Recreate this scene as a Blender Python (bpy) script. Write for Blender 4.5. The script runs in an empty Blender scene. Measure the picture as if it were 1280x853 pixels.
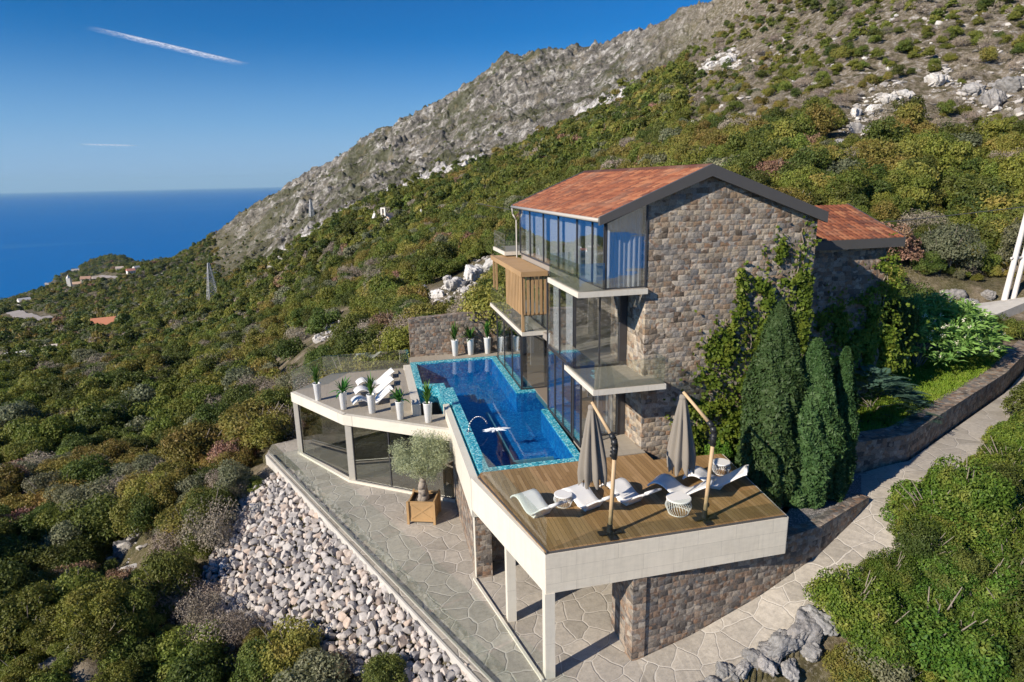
import bpy, math, random
import numpy as np
from mathutils import Vector, Matrix
R = math.radians
sc = bpy.context.scene
COL = sc.collection

# ------------------------------------------------------------------ camera
CAM = np.array([0., 0., 10.3])
YAW, PITCH, ROLL, FPX = R(12.5), R(14.1), R(1.2), 800.0
def _basis():
    f = np.array([math.sin(YAW)*math.cos(PITCH), math.cos(YAW)*math.cos(PITCH), -math.sin(PITCH)])
    r = np.array([math.cos(YAW), -math.sin(YAW), 0.]); u = np.cross(r, f)
    c, s = math.cos(ROLL), math.sin(ROLL)
    return r*c-u*s, u*c+r*s, f
BR, BU, BF = _basis()
cam = bpy.data.cameras.new('camera'); camo = bpy.data.objects.new('camera', cam); COL.objects.link(camo)
cam.sensor_width = 36; cam.lens = FPX/1280*36; cam.clip_start = .1; cam.clip_end = 200000
M = Matrix(((BR[0], BU[0], -BF[0], CAM[0]), (BR[1], BU[1], -BF[1], CAM[1]), (BR[2], BU[2], -BF[2], CAM[2]), (0, 0, 0, 1)))
camo.matrix_world = M
sc.camera = camo

# ------------------------------------------------------------------ world and sun
SUN_EL, SUN_AZ = R(29), R(247)          # compass-style azimuth from +Y towards +X: the sun stands left and a little behind the camera
w = bpy.data.worlds.new('World'); sc.world = w; w.use_nodes = True
nt = w.node_tree; bgn = nt.nodes['Background']
sky = nt.nodes.new('ShaderNodeTexSky'); sky.sky_type = 'NISHITA'; sky.sun_disc = False
sky.sun_elevation = SUN_EL; sky.sun_rotation = SUN_AZ; sky.altitude = 300; sky.air_density = 1.0; sky.dust_density = .5; sky.ozone_density = 4.0
hs = nt.nodes.new('ShaderNodeHueSaturation'); hs.inputs['Saturation'].default_value = 1.30; hs.inputs['Value'].default_value = .62
tint = nt.nodes.new('ShaderNodeMix'); tint.data_type = 'RGBA'; tint.blend_type = 'MULTIPLY'; tint.inputs[0].default_value = 1; tint.inputs[7].default_value = (.62, .90, 1.14, 1)
nt.links.new(sky.outputs[0], tint.inputs[6]); gm = nt.nodes.new('ShaderNodeGamma'); gm.inputs[1].default_value = 1.25; nt.links.new(tint.outputs[2], gm.inputs[0]); nt.links.new(gm.outputs[0], hs.inputs['Color'])
gc = nt.nodes.new('ShaderNodeTexCoord'); gs = nt.nodes.new('ShaderNodeSeparateXYZ'); gmr = nt.nodes.new('ShaderNodeMapRange'); gmr.interpolation_type = 'SMOOTHSTEP'
nt.links.new(gc.outputs['Generated'], gs.inputs[0]); nt.links.new(gs.outputs[2], gmr.inputs['Value']); gmr.inputs['From Min'].default_value = 0; gmr.inputs['From Max'].default_value = .21; gmr.inputs['To Min'].default_value = .8; gmr.inputs['To Max'].default_value = 0
gx = nt.nodes.new('ShaderNodeMix'); gx.data_type = 'RGBA'; gx.inputs[7].default_value = (3.6, 5.6, 9.0, 1); nt.links.new(gmr.outputs[0], gx.inputs[0]); nt.links.new(hs.outputs[0], gx.inputs[6]); nt.links.new(gx.outputs[2], bgn.inputs[0])
bgn.inputs[1].default_value = .062
sl = bpy.data.lights.new('sun', 'SUN'); so = bpy.data.objects.new('sun', sl); COL.objects.link(so)
sl.energy = 4.6; sl.angle = R(.5); sl.color = (1, .88, .72)
sd = Vector((math.sin(SUN_AZ)*math.cos(SUN_EL), math.cos(SUN_AZ)*math.cos(SUN_EL), math.sin(SUN_EL)))
so.rotation_euler = sd.to_track_quat('Z', 'Y').to_euler(); so.location = (-60, -30, 60)
sc.view_settings.view_transform = 'Standard'; sc.view_settings.look = 'None'; sc.view_settings.gamma = 1; sc.view_settings.exposure = 0.60
sc.view_settings.use_curve_mapping = False
sc.cycles.use_denoising = True; sc.cycles.max_bounces = 8; sc.cycles.transparent_max_bounces = 24
sc.cycles.diffuse_bounces = 3; sc.cycles.glossy_bounces = 3; sc.cycles.caustics_reflective = False; sc.cycles.caustics_refractive = False
sc.cycles.use_adaptive_sampling = True; sc.cycles.adaptive_threshold = .02

# ------------------------------------------------------------------ helpers
def tag(o, label=None, cat=None, group=None, kind=None):
    if label: o['label'] = label
    if cat: o['category'] = cat
    if group: o['group'] = group
    if kind: o['kind'] = kind
    return o
def empty(name, loc, label=None, cat=None, group=None, rz=0):
    o = bpy.data.objects.new(name, None); COL.objects.link(o); o.location = loc; o.rotation_euler = (0, 0, rz); o.empty_display_size = .3
    return tag(o, label, cat, group)
def copy_tree(o, parent=None):
    c = o.copy(); COL.objects.link(c)
    if parent: c.parent = parent
    for ch in list(o.children): copy_tree(ch, c)
    return c
class MB:
    def __init__(s): s.v = []; s.f = []; s.a = []
    def add(s, vs, fs):
        b = len(s.v); s.v += [tuple(map(float, v)) for v in vs]; s.f += [tuple(i+b for i in f) for f in fs]; return s
    def box(s, x0, x1, y0, y1, z0, z1):
        return s.add([(x0,y0,z0),(x1,y0,z0),(x1,y1,z0),(x0,y1,z0),(x0,y0,z1),(x1,y0,z1),(x1,y1,z1),(x0,y1,z1)],
                     [(3,2,1,0),(4,5,6,7),(0,1,5,4),(1,2,6,5),(2,3,7,6),(3,0,4,7)])
    def prism(s, poly, z0, z1):
        n = len(poly); area = sum(poly[i][0]*poly[(i+1)%n][1]-poly[(i+1)%n][0]*poly[i][1] for i in range(n))
        if area < 0: poly = poly[::-1]
        zz0 = z0 if hasattr(z0, '__len__') else [z0]*n; zz1 = z1 if hasattr(z1, '__len__') else [z1]*n
        if area < 0: zz0 = zz0[::-1]; zz1 = zz1[::-1]
        vs = [(p[0],p[1],z) for p, z in zip(poly, zz0)]+[(p[0],p[1],z) for p, z in zip(poly, zz1)]
        return s.add(vs, [tuple(range(n-1,-1,-1)), tuple(range(n,2*n))]+[(i,(i+1)%n,(i+1)%n+n,i+n) for i in range(n)])
    def prism_y(s, poly, y0, y1):      # polygon in x,z extruded along y
        n = len(poly)
        vs = [(p[0],y0,p[1]) for p in poly]+[(p[0],y1,p[1]) for p in poly]
        return s.add(vs, [tuple(range(n)), tuple(range(2*n-1,n-1,-1))]+[(i+n,(i+1)%n+n,(i+1)%n,i) for i in range(n)])
    def wall(s, p, q, th, z0, z1, z0b=None, z1b=None):   # vertical slab from p to q, thickness th to the left of p->q
        d = Vector((q[0]-p[0], q[1]-p[1])); n = Vector((-d.y, d.x)).normalized()*th
        z0b = z0 if z0b is None else z0b; z1b = z1 if z1b is None else z1b
        return s.prism([(p[0],p[1]),(q[0],q[1]),(q[0]+n.x,q[1]+n.y),(p[0]+n.x,p[1]+n.y)], [z0,z0b,z0b,z0], [z1,z1b,z1b,z1])
    def tube(s, p, q, r0, r1=None, n=10):
        r1 = r0 if r1 is None else r1; p = Vector(p); q = Vector(q); d = (q-p).normalized()
        a = d.orthogonal().normalized(); b = d.cross(a); vs = []
        for c, r in ((p, r0), (q, r1)):
            for i in range(n):
                t = 2*math.pi*i/n; vs.append(c+a*math.cos(t)*r+b*math.sin(t)*r)
        return s.add(vs, [tuple(range(n-1,-1,-1)), tuple(range(n,2*n))]+[(i,(i+1)%n,(i+1)%n+n,i+n) for i in range(n)])
    def path(s, pts, rs, n=10):
        for i in range(len(pts)-1):
            s.tube(pts[i], pts[i+1], rs[i], rs[i+1], n)
        return s
    def lathe(s, prof, c=(0,0), n=20):
        vs = []; k = len(prof)
        for (r, z) in prof:
            for i in range(n):
                t = 2*math.pi*i/n; vs.append((c[0]+r*math.cos(t), c[1]+r*math.sin(t), z))
        fs = [(j*n+i, j*n+(i+1)%n, (j+1)*n+(i+1)%n, (j+1)*n+i) for j in range(k-1) for i in range(n)]
        return s.add(vs, fs+[tuple(range(n-1,-1,-1)), tuple(range((k-1)*n, k*n))])
    def mesh(s, name, mat, loc=(0,0,0), smooth=False):
        me = bpy.data.meshes.new(name)
        me.from_pydata([(v[0]-loc[0], v[1]-loc[1], v[2]-loc[2]) for v in s.v], [], s.f); me.validate()
        if mat: me.materials.append(mat)
        if smooth: me.shade_smooth()
        me.update(); return me
    def build(s, name, mat, parent=None, smooth=False, bevel=0):
        loc = wloc(parent)
        o = bpy.data.objects.new(name, s.mesh(name, mat, loc, smooth)); COL.objects.link(o)
        if parent: o.parent = parent
        if bevel:
            m = o.modifiers.new('b', 'BEVEL'); m.width = bevel; m.segments = 2; m.limit_method = 'ANGLE'; m.angle_limit = R(40)
        return o
def wloc(o):
    v = Vector((0,0,0))
    while o: v += Vector(o.location); o = o.parent
    return v
def npmesh(name, V, Fq, mat=None, smooth=False):
    me = bpy.data.meshes.new(name); V = np.asarray(V, np.float32); Fq = np.asarray(Fq, np.int32); k = Fq.shape[1]
    me.vertices.add(len(V)); me.vertices.foreach_set('co', V.ravel())
    me.loops.add(Fq.size); me.loops.foreach_set('vertex_index', Fq.ravel())
    me.polygons.add(len(Fq)); me.polygons.foreach_set('loop_start', np.arange(0, Fq.size, k, dtype=np.int32)); me.polygons.foreach_set('loop_total', np.full(len(Fq), k, np.int32))
    if smooth: me.polygons.foreach_set('use_smooth', np.ones(len(Fq), bool))
    me.update(calc_edges=True)
    if mat: me.materials.append(mat)
    return me
def link(name, me, parent=None, loc=(0,0,0)):
    o = bpy.data.objects.new(name, me); COL.objects.link(o); o.location = loc
    if parent: o.parent = parent
    return o

# ------------------------------------------------------------------ node helpers
class NT:
    def __init__(s, name):
        s.m = bpy.data.materials.new(name); s.m.use_nodes = True; s.t = s.m.node_tree; s.b = s.t.nodes['Principled BSDF']; s.out = s.t.nodes['Material Output']
    def n(s, typ, ins=None, **kw):
        x = s.t.nodes.new(typ)
        for k, v in kw.items(): setattr(x, k, v)
        for k, v in (ins or {}).items(): s.set(x.inputs[k], v)
        return x
    def set(s, inp, v):
        if isinstance(v, bpy.types.NodeSocket): s.t.links.new(v, inp)
        elif isinstance(v, bpy.types.Node): s.t.links.new(v.outputs[0], inp)
        else: inp.default_value = v
    def P(s, **kw):
        for k, v in kw.items(): s.set(s.b.inputs[k.replace('_', ' ')], v)
    def co(s, kind='Object'): return s.n('ShaderNodeTexCoord').outputs[kind]
    def math(s, op, a, b=0., c=None, clamp=False):
        x = s.n('ShaderNodeMath', operation=op, use_clamp=clamp); s.set(x.inputs[0], a); s.set(x.inputs[1], b)
        if c is not None: s.set(x.inputs[2], c)
        return x.outputs[0]
    def noise(s, vec, scale, detail=4, rough=.6, out=0):
        return s.n('ShaderNodeTexNoise', {'Vector': vec, 'Scale': scale, 'Detail': detail, 'Roughness': rough}).outputs[out]
    def voro(s, vec, scale, feature='F1', out='Distance', rand=1., dist='EUCLIDEAN', dim='3D'):
        x = s.n('ShaderNodeTexVoronoi', voronoi_dimensions=dim, feature=feature)
        if feature != 'DISTANCE_TO_EDGE': x.distance = dist
        s.set(x.inputs['Vector'], vec); s.set(x.inputs['Scale'], scale); s.set(x.inputs['Randomness'], rand)
        return x.outputs[out]
    def ramp(s, fac, stops, interp='LINEAR'):
        x = s.n('ShaderNodeValToRGB', {'Fac': fac}); cr = x.color_ramp; cr.interpolation = interp
        while len(cr.elements) > 1: cr.elements.remove(cr.elements[-1])
        for i, (p, c) in enumerate(stops):
            e = cr.elements[0] if i == 0 else cr.elements.new(p)
            e.position = p; c = c if hasattr(c, '__len__') else (c, c, c); e.color = (*c, 1)
        return x.outputs[0]
    def mix(s, fac, a, b, mode='MIX'):
        x = s.n('ShaderNodeMix', data_type='RGBA', blend_type=mode); s.set(x.inputs['Factor'], fac)
        s.set(x.inputs[6], a if not isinstance(a, tuple) else (*a, 1)); s.set(x.inputs[7], b if not isinstance(b, tuple) else (*b, 1))
        return x.outputs[2]
    def maprange(s, v, a, b, c=0., d=1.):
        x = s.n('ShaderNodeMapRange', {'Value': v, 'From Min': a, 'From Max': b, 'To Min': c, 'To Max': d}); return x.outputs[0]
    def bump(s, h, strength=.5, dist=.02, normal=None):
        x = s.n('ShaderNodeBump', {'Height': h, 'Strength': strength, 'Distance': dist})
        if normal: s.set(x.inputs['Normal'], normal)
        return x.outputs[0]
    def attr(s, name, out='Fac'): return s.n('ShaderNodeAttribute', attribute_name=name).outputs[out]
    def mapv(s, vec, scale=(1,1,1), rot=(0,0,0), loc=(0,0,0)):
        return s.n('ShaderNodeMapping', {'Vector': vec, 'Scale': scale, 'Rotation': rot, 'Location': loc}).outputs[0]
def plain(name, col, rough=.6, metal=0., noise=0., nscale=8., spec=.5, bump=0.):
    t = NT(name); c = t.co()
    if noise:
        f = t.noise(c, nscale, 5, .65)
        t.P(Base_Color=t.mix(f, tuple(x*(1-noise) for x in col), tuple(min(1, x*(1+noise)) for x in col)))
        if bump: t.P(Normal=t.bump(f, bump, .01))
    else: t.P(Base_Color=(*col, 1))
    t.P(Roughness=rough, Metallic=metal); t.b.inputs['Specular IOR Level'].default_value = spec
    return t.m

# ------------------------------------------------------------------ materials
def wallco(t):
    g = t.n('ShaderNodeNewGeometry'); sp = t.n('ShaderNodeSeparateXYZ', {0: g.outputs['Position']})
    sn = t.n('ShaderNodeSeparateXYZ', {0: g.outputs['Normal']})
    up = t.math('GREATER_THAN', t.math('ABSOLUTE', sn.outputs[2]), .8)
    u = t.math('ADD', sp.outputs[0], t.math('MULTIPLY', sp.outputs[1], t.math('SUBTRACT', 1.0, up)))
    v = t.math('ADD', t.math('MULTIPLY', sp.outputs[2], t.math('SUBTRACT', 1.0, up)), t.math('MULTIPLY', sp.outputs[1], up))
    return t.n('ShaderNodeCombineXYZ', {0: u, 1: v}).outputs[0]
def stone_mat(name, tones, k=1.0, gap=.45):
    t = NT(name); v = wallco(t)
    nz = t.noise(v, 2.2, 3, .6, 1)
    vd = t.n('ShaderNodeVectorMath', {0: v, 1: t.n('ShaderNodeVectorMath', {0: nz, 1: (.20, .15, 0)}, operation='MULTIPLY')}, operation='ADD').outputs[0]
    v2 = t.mapv(vd, (1.0, 1.5, 1))
    sv = t.n('ShaderNodeSeparateXYZ', {0: vd}); rowf = t.math('MULTIPLY', sv.outputs[1], 3.6*k); row = t.math('FLOOR', rowf)
    rn = t.n('ShaderNodeTexWhiteNoise', {'W': row}, noise_dimensions='1D').outputs['Value']
    uf = t.math('ADD', t.math('MULTIPLY', sv.outputs[0], t.math('ADD', t.math('MULTIPLY', rn, 1.0*k), 2.0*k)), t.math('MULTIPLY', rn, 37.)); uid = t.math('FLOOR', uf)
    sep = t.n('ShaderNodeSeparateColor', {0: t.n('ShaderNodeTexWhiteNoise', {'Vector': t.n('ShaderNodeCombineXYZ', {0: uid, 1: row})}, noise_dimensions='2D').outputs['Color']})
    eu = t.math('ABSOLUTE', t.math('SUBTRACT', t.math('FRACT', uf), .5)); ev = t.math('ABSOLUTE', t.math('SUBTRACT', t.math('FRACT', rowf), .5)); d1 = t.math('MAXIMUM', eu, ev)
    base = t.ramp(sep.outputs[0], tones)
    fine = t.noise(t.mapv(v, (9, 4, 4)), 3.0, 6, .75)
    big = t.noise(v, .55, 3, .5)
    col = t.mix(.75, base, t.ramp(fine, [(.3, .30), (.5, .95), (.7, 1.55)]), 'MULTIPLY')
    blot = t.voro(t.mapv(vd, (1, 1.3, 1)), 6.5, 'F1', 'Color', 1, 'EUCLIDEAN', '2D')
    bs = t.n('ShaderNodeSeparateColor', {0: blot})
    col = t.mix(t.maprange(bs.outputs[1], .55, .9, 0, .75), col, t.ramp(bs.outputs[0], [(0, (.10,.07,.05)), (.35, (.30,.17,.10)), (.6, (.45,.40,.33)), (1, (.13,.135,.15))]))
    mort = t.maprange(d1, gap, gap+.05, 0, .35)
    col = t.mix(mort, col, (.15,.135,.12))
    col = t.mix(.5, col, t.ramp(big, [(.3, .7), (.7, 1.25)]), 'MULTIPLY')
    h = t.math('ADD', t.math('MULTIPLY', fine, .5), t.math('MULTIPLY', t.maprange(d1, .2, .5, 1, 0), .8))
    h = t.math('ADD', h, t.math('MULTIPLY', sep.outputs[1], .7))
    t.P(Base_Color=col, Roughness=.9, Normal=t.bump(h, .6, .03)); return t.m
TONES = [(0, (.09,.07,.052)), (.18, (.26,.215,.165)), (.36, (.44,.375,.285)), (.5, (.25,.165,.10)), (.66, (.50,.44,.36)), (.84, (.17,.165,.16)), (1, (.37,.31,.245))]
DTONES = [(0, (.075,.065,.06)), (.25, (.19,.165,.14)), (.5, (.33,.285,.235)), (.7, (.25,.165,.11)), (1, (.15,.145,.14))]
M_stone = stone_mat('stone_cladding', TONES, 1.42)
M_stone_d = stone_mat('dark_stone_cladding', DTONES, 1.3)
def paving():
    t = NT('crazy_paving'); g = t.n('ShaderNodeNewGeometry').outputs['Position']
    nz = t.noise(g, 1.2, 2, .5, 1)
    v = t.n('ShaderNodeVectorMath', {0: g, 1: t.n('ShaderNodeVectorMath', {0: nz, 1: (.35,.35,0)}, operation='MULTIPLY')}, operation='ADD').outputs[0]
    v = t.mapv(v, (1, .9, 0))
    e = t.voro(v, 1.35, 'DISTANCE_TO_EDGE', 'Distance', 1, dim='2D'); c = t.n('ShaderNodeSeparateColor', {0: t.voro(v, 1.35, 'F1', 'Color', 1, dim='2D')})
    fine = t.noise(g, 7, 6, .7); fine2 = t.noise(g, 30, 3, .6)
    base = t.ramp(c.outputs[0], [(0, (.33,.305,.265)), (.5, (.40,.37,.325)), (1, (.465,.43,.375))])
    base = t.mix(.7, base, t.ramp(fine, [(.3, .68), (.6, 1.12)]), 'MULTIPLY'); base = t.mix(.5, base, t.ramp(fine2, [(.3, .8), (.7, 1.15)]), 'MULTIPLY')
    edge = t.math('ADD', e, t.math('MULTIPLY', t.math('SUBTRACT', fine2, .5), .02))
    dark = t.maprange(edge, .022, .06, .4, 0)
    base = t.mix(dark, base, (.22,.20,.18))
    col = t.mix(t.maprange(edge, .014, .028, .85, 0), base, (.56,.53,.48)); col = t.mix(.55, col, t.ramp(t.noise(g, .45, 6, .65), [(.32, .72), (.55, 1.02), (.7, 1.12)]), 'MULTIPLY')
    h = t.math('ADD', t.maprange(edge, .015, .05, 0, 1), t.math('MULTIPLY', fine, .5))
    t.P(Base_Color=col, Roughness=.85, Normal=t.bump(h, .6, .02)); return t.m
M_pave = paving()
def limestone(name, col, tile=(1.3, .5), amt=.35):
    t = NT(name); v = wallco(t)
    b = t.n('ShaderNodeTexBrick', {'Vector': v, 'Color1': (.25,.25,.25,1), 'Color2': (.75,.75,.75,1), 'Mortar': (.5,.5,.5,1), 'Scale': 1., 'Mortar Size': .006, 'Brick Width': tile[0], 'Row Height': tile[1], 'Mortar Smooth': .3}, offset=.37, offset_frequency=2, squash=.8, squash_frequency=3)
    f = t.noise(t.mapv(v, (1, 3, 1)), 2.5, 6, .6)
    c = t.mix(b.outputs[0], tuple(x*.9 for x in col), tuple(min(x*1.06, 1) for x in col))
    c = t.mix(amt, c, t.ramp(f, [(.3, .78), (.7, 1.1)]), 'MULTIPLY'); c = t.mix(.5, c, t.ramp(t.noise(t.mapv(v, (5, .5, 1)), 1.3, 6, .7), [(.3, .80), (.55, 1.0)]), 'MULTIPLY')
    c = t.mix(t.math('MULTIPLY', b.outputs[1], .55), c, tuple(x*.45 for x in col))
    t.P(Base_Color=c, Roughness=.7, Normal=t.bump(t.math('SUBTRACT', f, b.outputs[1]), .2, .01)); return t.m
M_lime = limestone('limestone_panels', (.74,.685,.575))
M_limew = limestone('pale_limestone', (.68,.645,.56), (2.4, 3.0), .2)
M_tileterr = limestone('terrace_tiles', (.36,.325,.27), (.9, .9), .4)
M_conc = plain('concrete', (.50,.485,.45), .85, noise=.25, nscale=3, bump=.3)
def deckmat():
    t = NT('deck_boards'); g = t.n('ShaderNodeNewGeometry').outputs['Position']; s = t.n('ShaderNodeSeparateXYZ', {0: g})
    bx = t.math('DIVIDE', s.outputs[0], .14); idx = t.math('FLOOR', bx); fr = t.math('FRACT', bx)
    wn = t.n('ShaderNodeTexWhiteNoise', {'W': idx}, noise_dimensions='1D').outputs['Value']
    yy = t.math('ADD', t.math('DIVIDE', s.outputs[1], 2.4), t.math('MULTIPLY', wn, 3.)); yid = t.math('FLOOR', yy); yf = t.math('FRACT', yy)
    wn2 = t.n('ShaderNodeTexWhiteNoise', {'Vector': t.n('ShaderNodeCombineXYZ', {0: idx, 1: yid})}, noise_dimensions='2D').outputs['Value']
    grain = t.noise(t.mapv(g, (30, 1.5, 1)), 1.5, 5, .65)
    c = t.ramp(wn2, [(0, (.26,.155,.065)), (.5, (.33,.205,.09)), (1, (.40,.255,.125))])
    c = t.mix(.6, c, t.ramp(grain, [(.3, .7), (.7, 1.2)]), 'MULTIPLY')
    gap = t.math('MAXIMUM', t.math('LESS_THAN', fr, .07), t.math('LESS_THAN', yf, .004))
    c = t.mix(t.math('MULTIPLY', gap, .8), c, (.06,.035,.02))
    t.P(Base_Color=c, Roughness=.55, Normal=t.bump(t.math('SUBTRACT', grain, t.math('MULTIPLY', gap, 2.)), .3, .005)); return t.m
M_deck = deckmat()
def woodmat(name, c0, c1, sc_=(3, 3, 25)):
    t = NT(name); c = t.co(); g = t.noise(t.mapv(c, sc_), 2., 5, .65); g2 = t.noise(c, .9, 3, .5)
    col = t.mix(g, c0, c1); col = t.mix(.5, col, t.ramp(g2, [(.3, .75), (.7, 1.2)]), 'MULTIPLY')
    t.P(Base_Color=col, Roughness=.6, Normal=t.bump(g, .2, .005)); return t.m
M_slat = woodmat('larch_slats', (.33,.20,.09), (.50,.33,.17), (20, 20, 1.5))
M_pole = woodmat('oiled_wood_pole', (.42,.29,.16), (.62,.46,.28), (20, 20, 1.5))
M_planter = woodmat('teak_planter', (.36,.22,.10), (.50,.33,.16), (20, 20, 1.5))
def tilemat():
    t = NT('clay_roof_tiles'); a = t.attr('tone'); c = t.co()
    n = t.noise(c, 14, 4, .7); n2 = t.noise(c, .8, 4, .6)
    col = t.ramp(a, [(0, (.10,.036,.025)), (.3, (.19,.06,.029)), (.6, (.27,.09,.042)), (.85, (.34,.145,.07)), (1, (.16,.075,.055))])
    col = t.mix(.6, col, t.ramp(n, [(.3, .7), (.7, 1.2)]), 'MULTIPLY')
    col = t.mix(t.maprange(n2, .5, .75, 0, .35), col, (.30,.22,.16))
    t.P(Base_Color=col, Roughness=.85, Normal=t.bump(n, .3, .01)); return t.m
M_tile = tilemat()
M_anth = plain('anthracite_metal', (.085,.083,.082), .5, noise=.12, nscale=2)
M_frame = plain('dark_frame', (.045,.045,.05), .4)
M_steel = plain('brushed_steel', (.6,.6,.6), .3, 1.)
M_gutter = plain('painted_gutter', (.42,.40,.37), .5)
M_white = plain('white_render', (.74,.72,.68), .8, noise=.05, nscale=2)
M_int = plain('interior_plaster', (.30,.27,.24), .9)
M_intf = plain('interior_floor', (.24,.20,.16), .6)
M_loung = plain('white_resin', (.80,.80,.79), .35, noise=.02)
M_pot = plain('white_glazed_pot', (.78,.79,.80), .25)
M_soil = plain('potting_soil', (.05,.035,.025), .95, noise=.4, nscale=30)
M_black = plain('black_plastic', (.02,.022,.024), .4)
M_wire = plain('white_wire', (.68,.70,.70), .4)
def curtain():
    t = NT('voile_curtain'); tr = t.n('ShaderNodeBsdfTranslucent', {'Color': (.8,.82,.85,1)}); t.P(Base_Color=(.88,.88,.89,1), Roughness=.9)
    mx = t.n('ShaderNodeMixShader', {0: .35, 1: t.b.outputs[0], 2: tr.outputs[0]}); t.t.links.new(mx.outputs[0], t.out.inputs[0]); return t.m
M_curt = curtain()
def glass(name, tint=(.9,.95,.95), refl=.12, rtint=(1,1,1), rough=0., ior=1.5):
    t = NT(name); t.t.nodes.remove(t.b)
    tr = t.n('ShaderNodeBsdfTransparent', {'Color': (*tint, 1)}); gl = t.n('ShaderNodeBsdfGlossy', {'Color': (*rtint, 1), 'Roughness': rough})
    lw = t.n('ShaderNodeLayerWeight', {'Blend': .5}); f = t.math('ADD', t.math('MULTIPLY', t.math('POWER', lw.outputs['Facing'], 4.5), .85), refl, clamp=True)
    mx = t.n('ShaderNodeMixShader', {0: f, 1: tr.outputs[0], 2: gl.outputs[0]}); t.t.links.new(mx.outputs[0], t.out.inputs[0]); return t.m
M_glass = glass('coated_window_glass', (.95,.975,.985), .21, (.92,.97,1.0))
M_rail = glass('railing_glass', (.93,.965,.96), .14)
M_raild = glass('deck_railing_glass', (.94,.97,.95), .03)
def mosaic():
    t = NT('pool_mosaic'); g = t.n('ShaderNodeNewGeometry').outputs['Position']
    q = t.n('ShaderNodeVectorMath', {0: g, 1: (.06,.06,.06)}, operation='SNAP').outputs[0]
    wn = t.n('ShaderNodeTexWhiteNoise', {'Vector': q}, noise_dimensions='3D').outputs['Value']
    c = t.ramp(wn, [(0, (.012,.17,.27)), (.35, (.03,.33,.45)), (.7, (.10,.50,.60)), (1, (.45,.78,.80))])
    t.P(Base_Color=c, Roughness=.25); return t.m
M_mosaic = mosaic()
def poolin():
    t = NT('pool_basin_tiles'); g = t.n('ShaderNodeNewGeometry').outputs['Position']
    q = t.n('ShaderNodeVectorMath', {0: g, 1: (.08,.08,.08)}, operation='SNAP').outputs[0]
    wn = t.n('ShaderNodeTexWhiteNoise', {'Vector': q}, noise_dimensions='3D').outputs['Value']
    c = t.ramp(wn, [(0, (.012,.125,.29)), (.6, (.02,.18,.37)), (1, (.06,.31,.48))])
    t.P(Base_Color=c, Roughness=.5); return t.m
M_poolin = poolin()
def watermat():
    t = NT('pool_water'); t.t.nodes.remove(t.b); c = t.co()
    n = t.noise(c, 1.3, 3, .55); b = t.bump(n, .05, .05)
    tr = t.n('ShaderNodeBsdfTransparent', {'Color': (.38,.76,.97,1)}); gl = t.n('ShaderNodeBsdfGlossy', {'Roughness': .03, 'Normal': b, 'Color': (.85,.92,1,1)})
    lw = t.n('ShaderNodeLayerWeight', {'Blend': .5, 'Normal': b}); fr = t.math('MULTIPLY', t.math('POWER', lw.outputs['Facing'], 5.), .85)
    mx = t.n('ShaderNodeMixShader', {0: t.math('ADD', fr, .04), 1: tr.outputs[0], 2: gl.outputs[0]}); t.t.links.new(mx.outputs[0], t.out.inputs[0]); return t.m
M_water = watermat()
def fabricmat():
    t = NT('taupe_parasol_cloth'); c = t.co(); n = t.noise(c, 60, 2, .5)
    t.P(Base_Color=t.mix(n, (.20,.18,.155), (.27,.245,.21)), Roughness=.95); return t.m
M_cloth = fabricmat()

# foliage: colour varies per leaf and from plant to plant
def leafmat(name, lo, hi, tip, transl=.32):
    t = NT(name); g = t.n('ShaderNodeNewGeometry'); oi = t.n('ShaderNodeObjectInfo')
    c = t.mix(g.outputs['Random Per Island'], lo, hi)
    c = t.mix(t.maprange(t.noise(t.co(), 2.2, 3, .6), .48, .68, 0, .8), c, tip)
    v = t.math('ADD', t.math('MULTIPLY', oi.outputs['Random'], .68), .95)
    h = t.n('ShaderNodeHueSaturation', {'Hue': t.math('ADD', t.math('MULTIPLY', t.math('FRACT', t.math('MULTIPLY', oi.outputs['Random'], 7.31)), .05), .475), 'Saturation': 1., 'Value': v, 'Color': c}).outputs[0]
    t.P(Base_Color=h, Roughness=.55); t.b.inputs['Specular IOR Level'].default_value = .25
    tr = t.n('ShaderNodeBsdfTranslucent', {'Color': h})
    mx = t.n('ShaderNodeMixShader', {0: transl, 1: t.b.outputs[0], 2: tr.outputs[0]}); t.t.links.new(mx.outputs[0], t.out.inputs[0]); return t.m
L_dark = leafmat('leaf_dark', (.045,.068,.015), (.10,.125,.028), (.13,.145,.035))
L_mid = leafmat('leaf_mid', (.085,.11,.020), (.165,.19,.036), (.20,.19,.045))
L_olive = leafmat('leaf_yellowing', (.13,.135,.028), (.225,.20,.05), (.26,.19,.06))
L_grey = leafmat('leaf_grey_twigs', (.17,.145,.115), (.31,.265,.22), (.20,.18,.12), .1)
L_rust = leafmat('leaf_rusty', (.15,.085,.06), (.25,.15,.11), (.20,.15,.07), .15)
L_sage = leafmat('leaf_sage', (.10,.115,.06), (.19,.20,.12), (.20,.20,.13))
L_hedge = leafmat('leaf_hedge', (.04,.085,.012), (.115,.18,.026), (.20,.21,.045))
L_cyp = leafmat('leaf_cypress', (.03,.072,.022), (.065,.13,.042), (.08,.14,.05))
L_ivy = leafmat('leaf_ivy', (.05,.105,.012), (.12,.20,.025), (.17,.22,.03))
L_pot = leafmat('leaf_house_plant', (.03,.10,.015), (.07,.18,.03), (.10,.20,.04))
L_bright = leafmat('leaf_flowering', (.075,.15,.035), (.17,.28,.07), (.22,.33,.10))
L_spruce = leafmat('leaf_fern', (.04,.09,.06), (.09,.16,.11), (.08,.14,.09))
M_bark = plain('bark', (.16,.12,.09), .95, noise=.4, nscale=12, bump=.6)
M_twig = plain('dry_twigs', (.25,.215,.18), .9, noise=.3, nscale=8)
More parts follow.
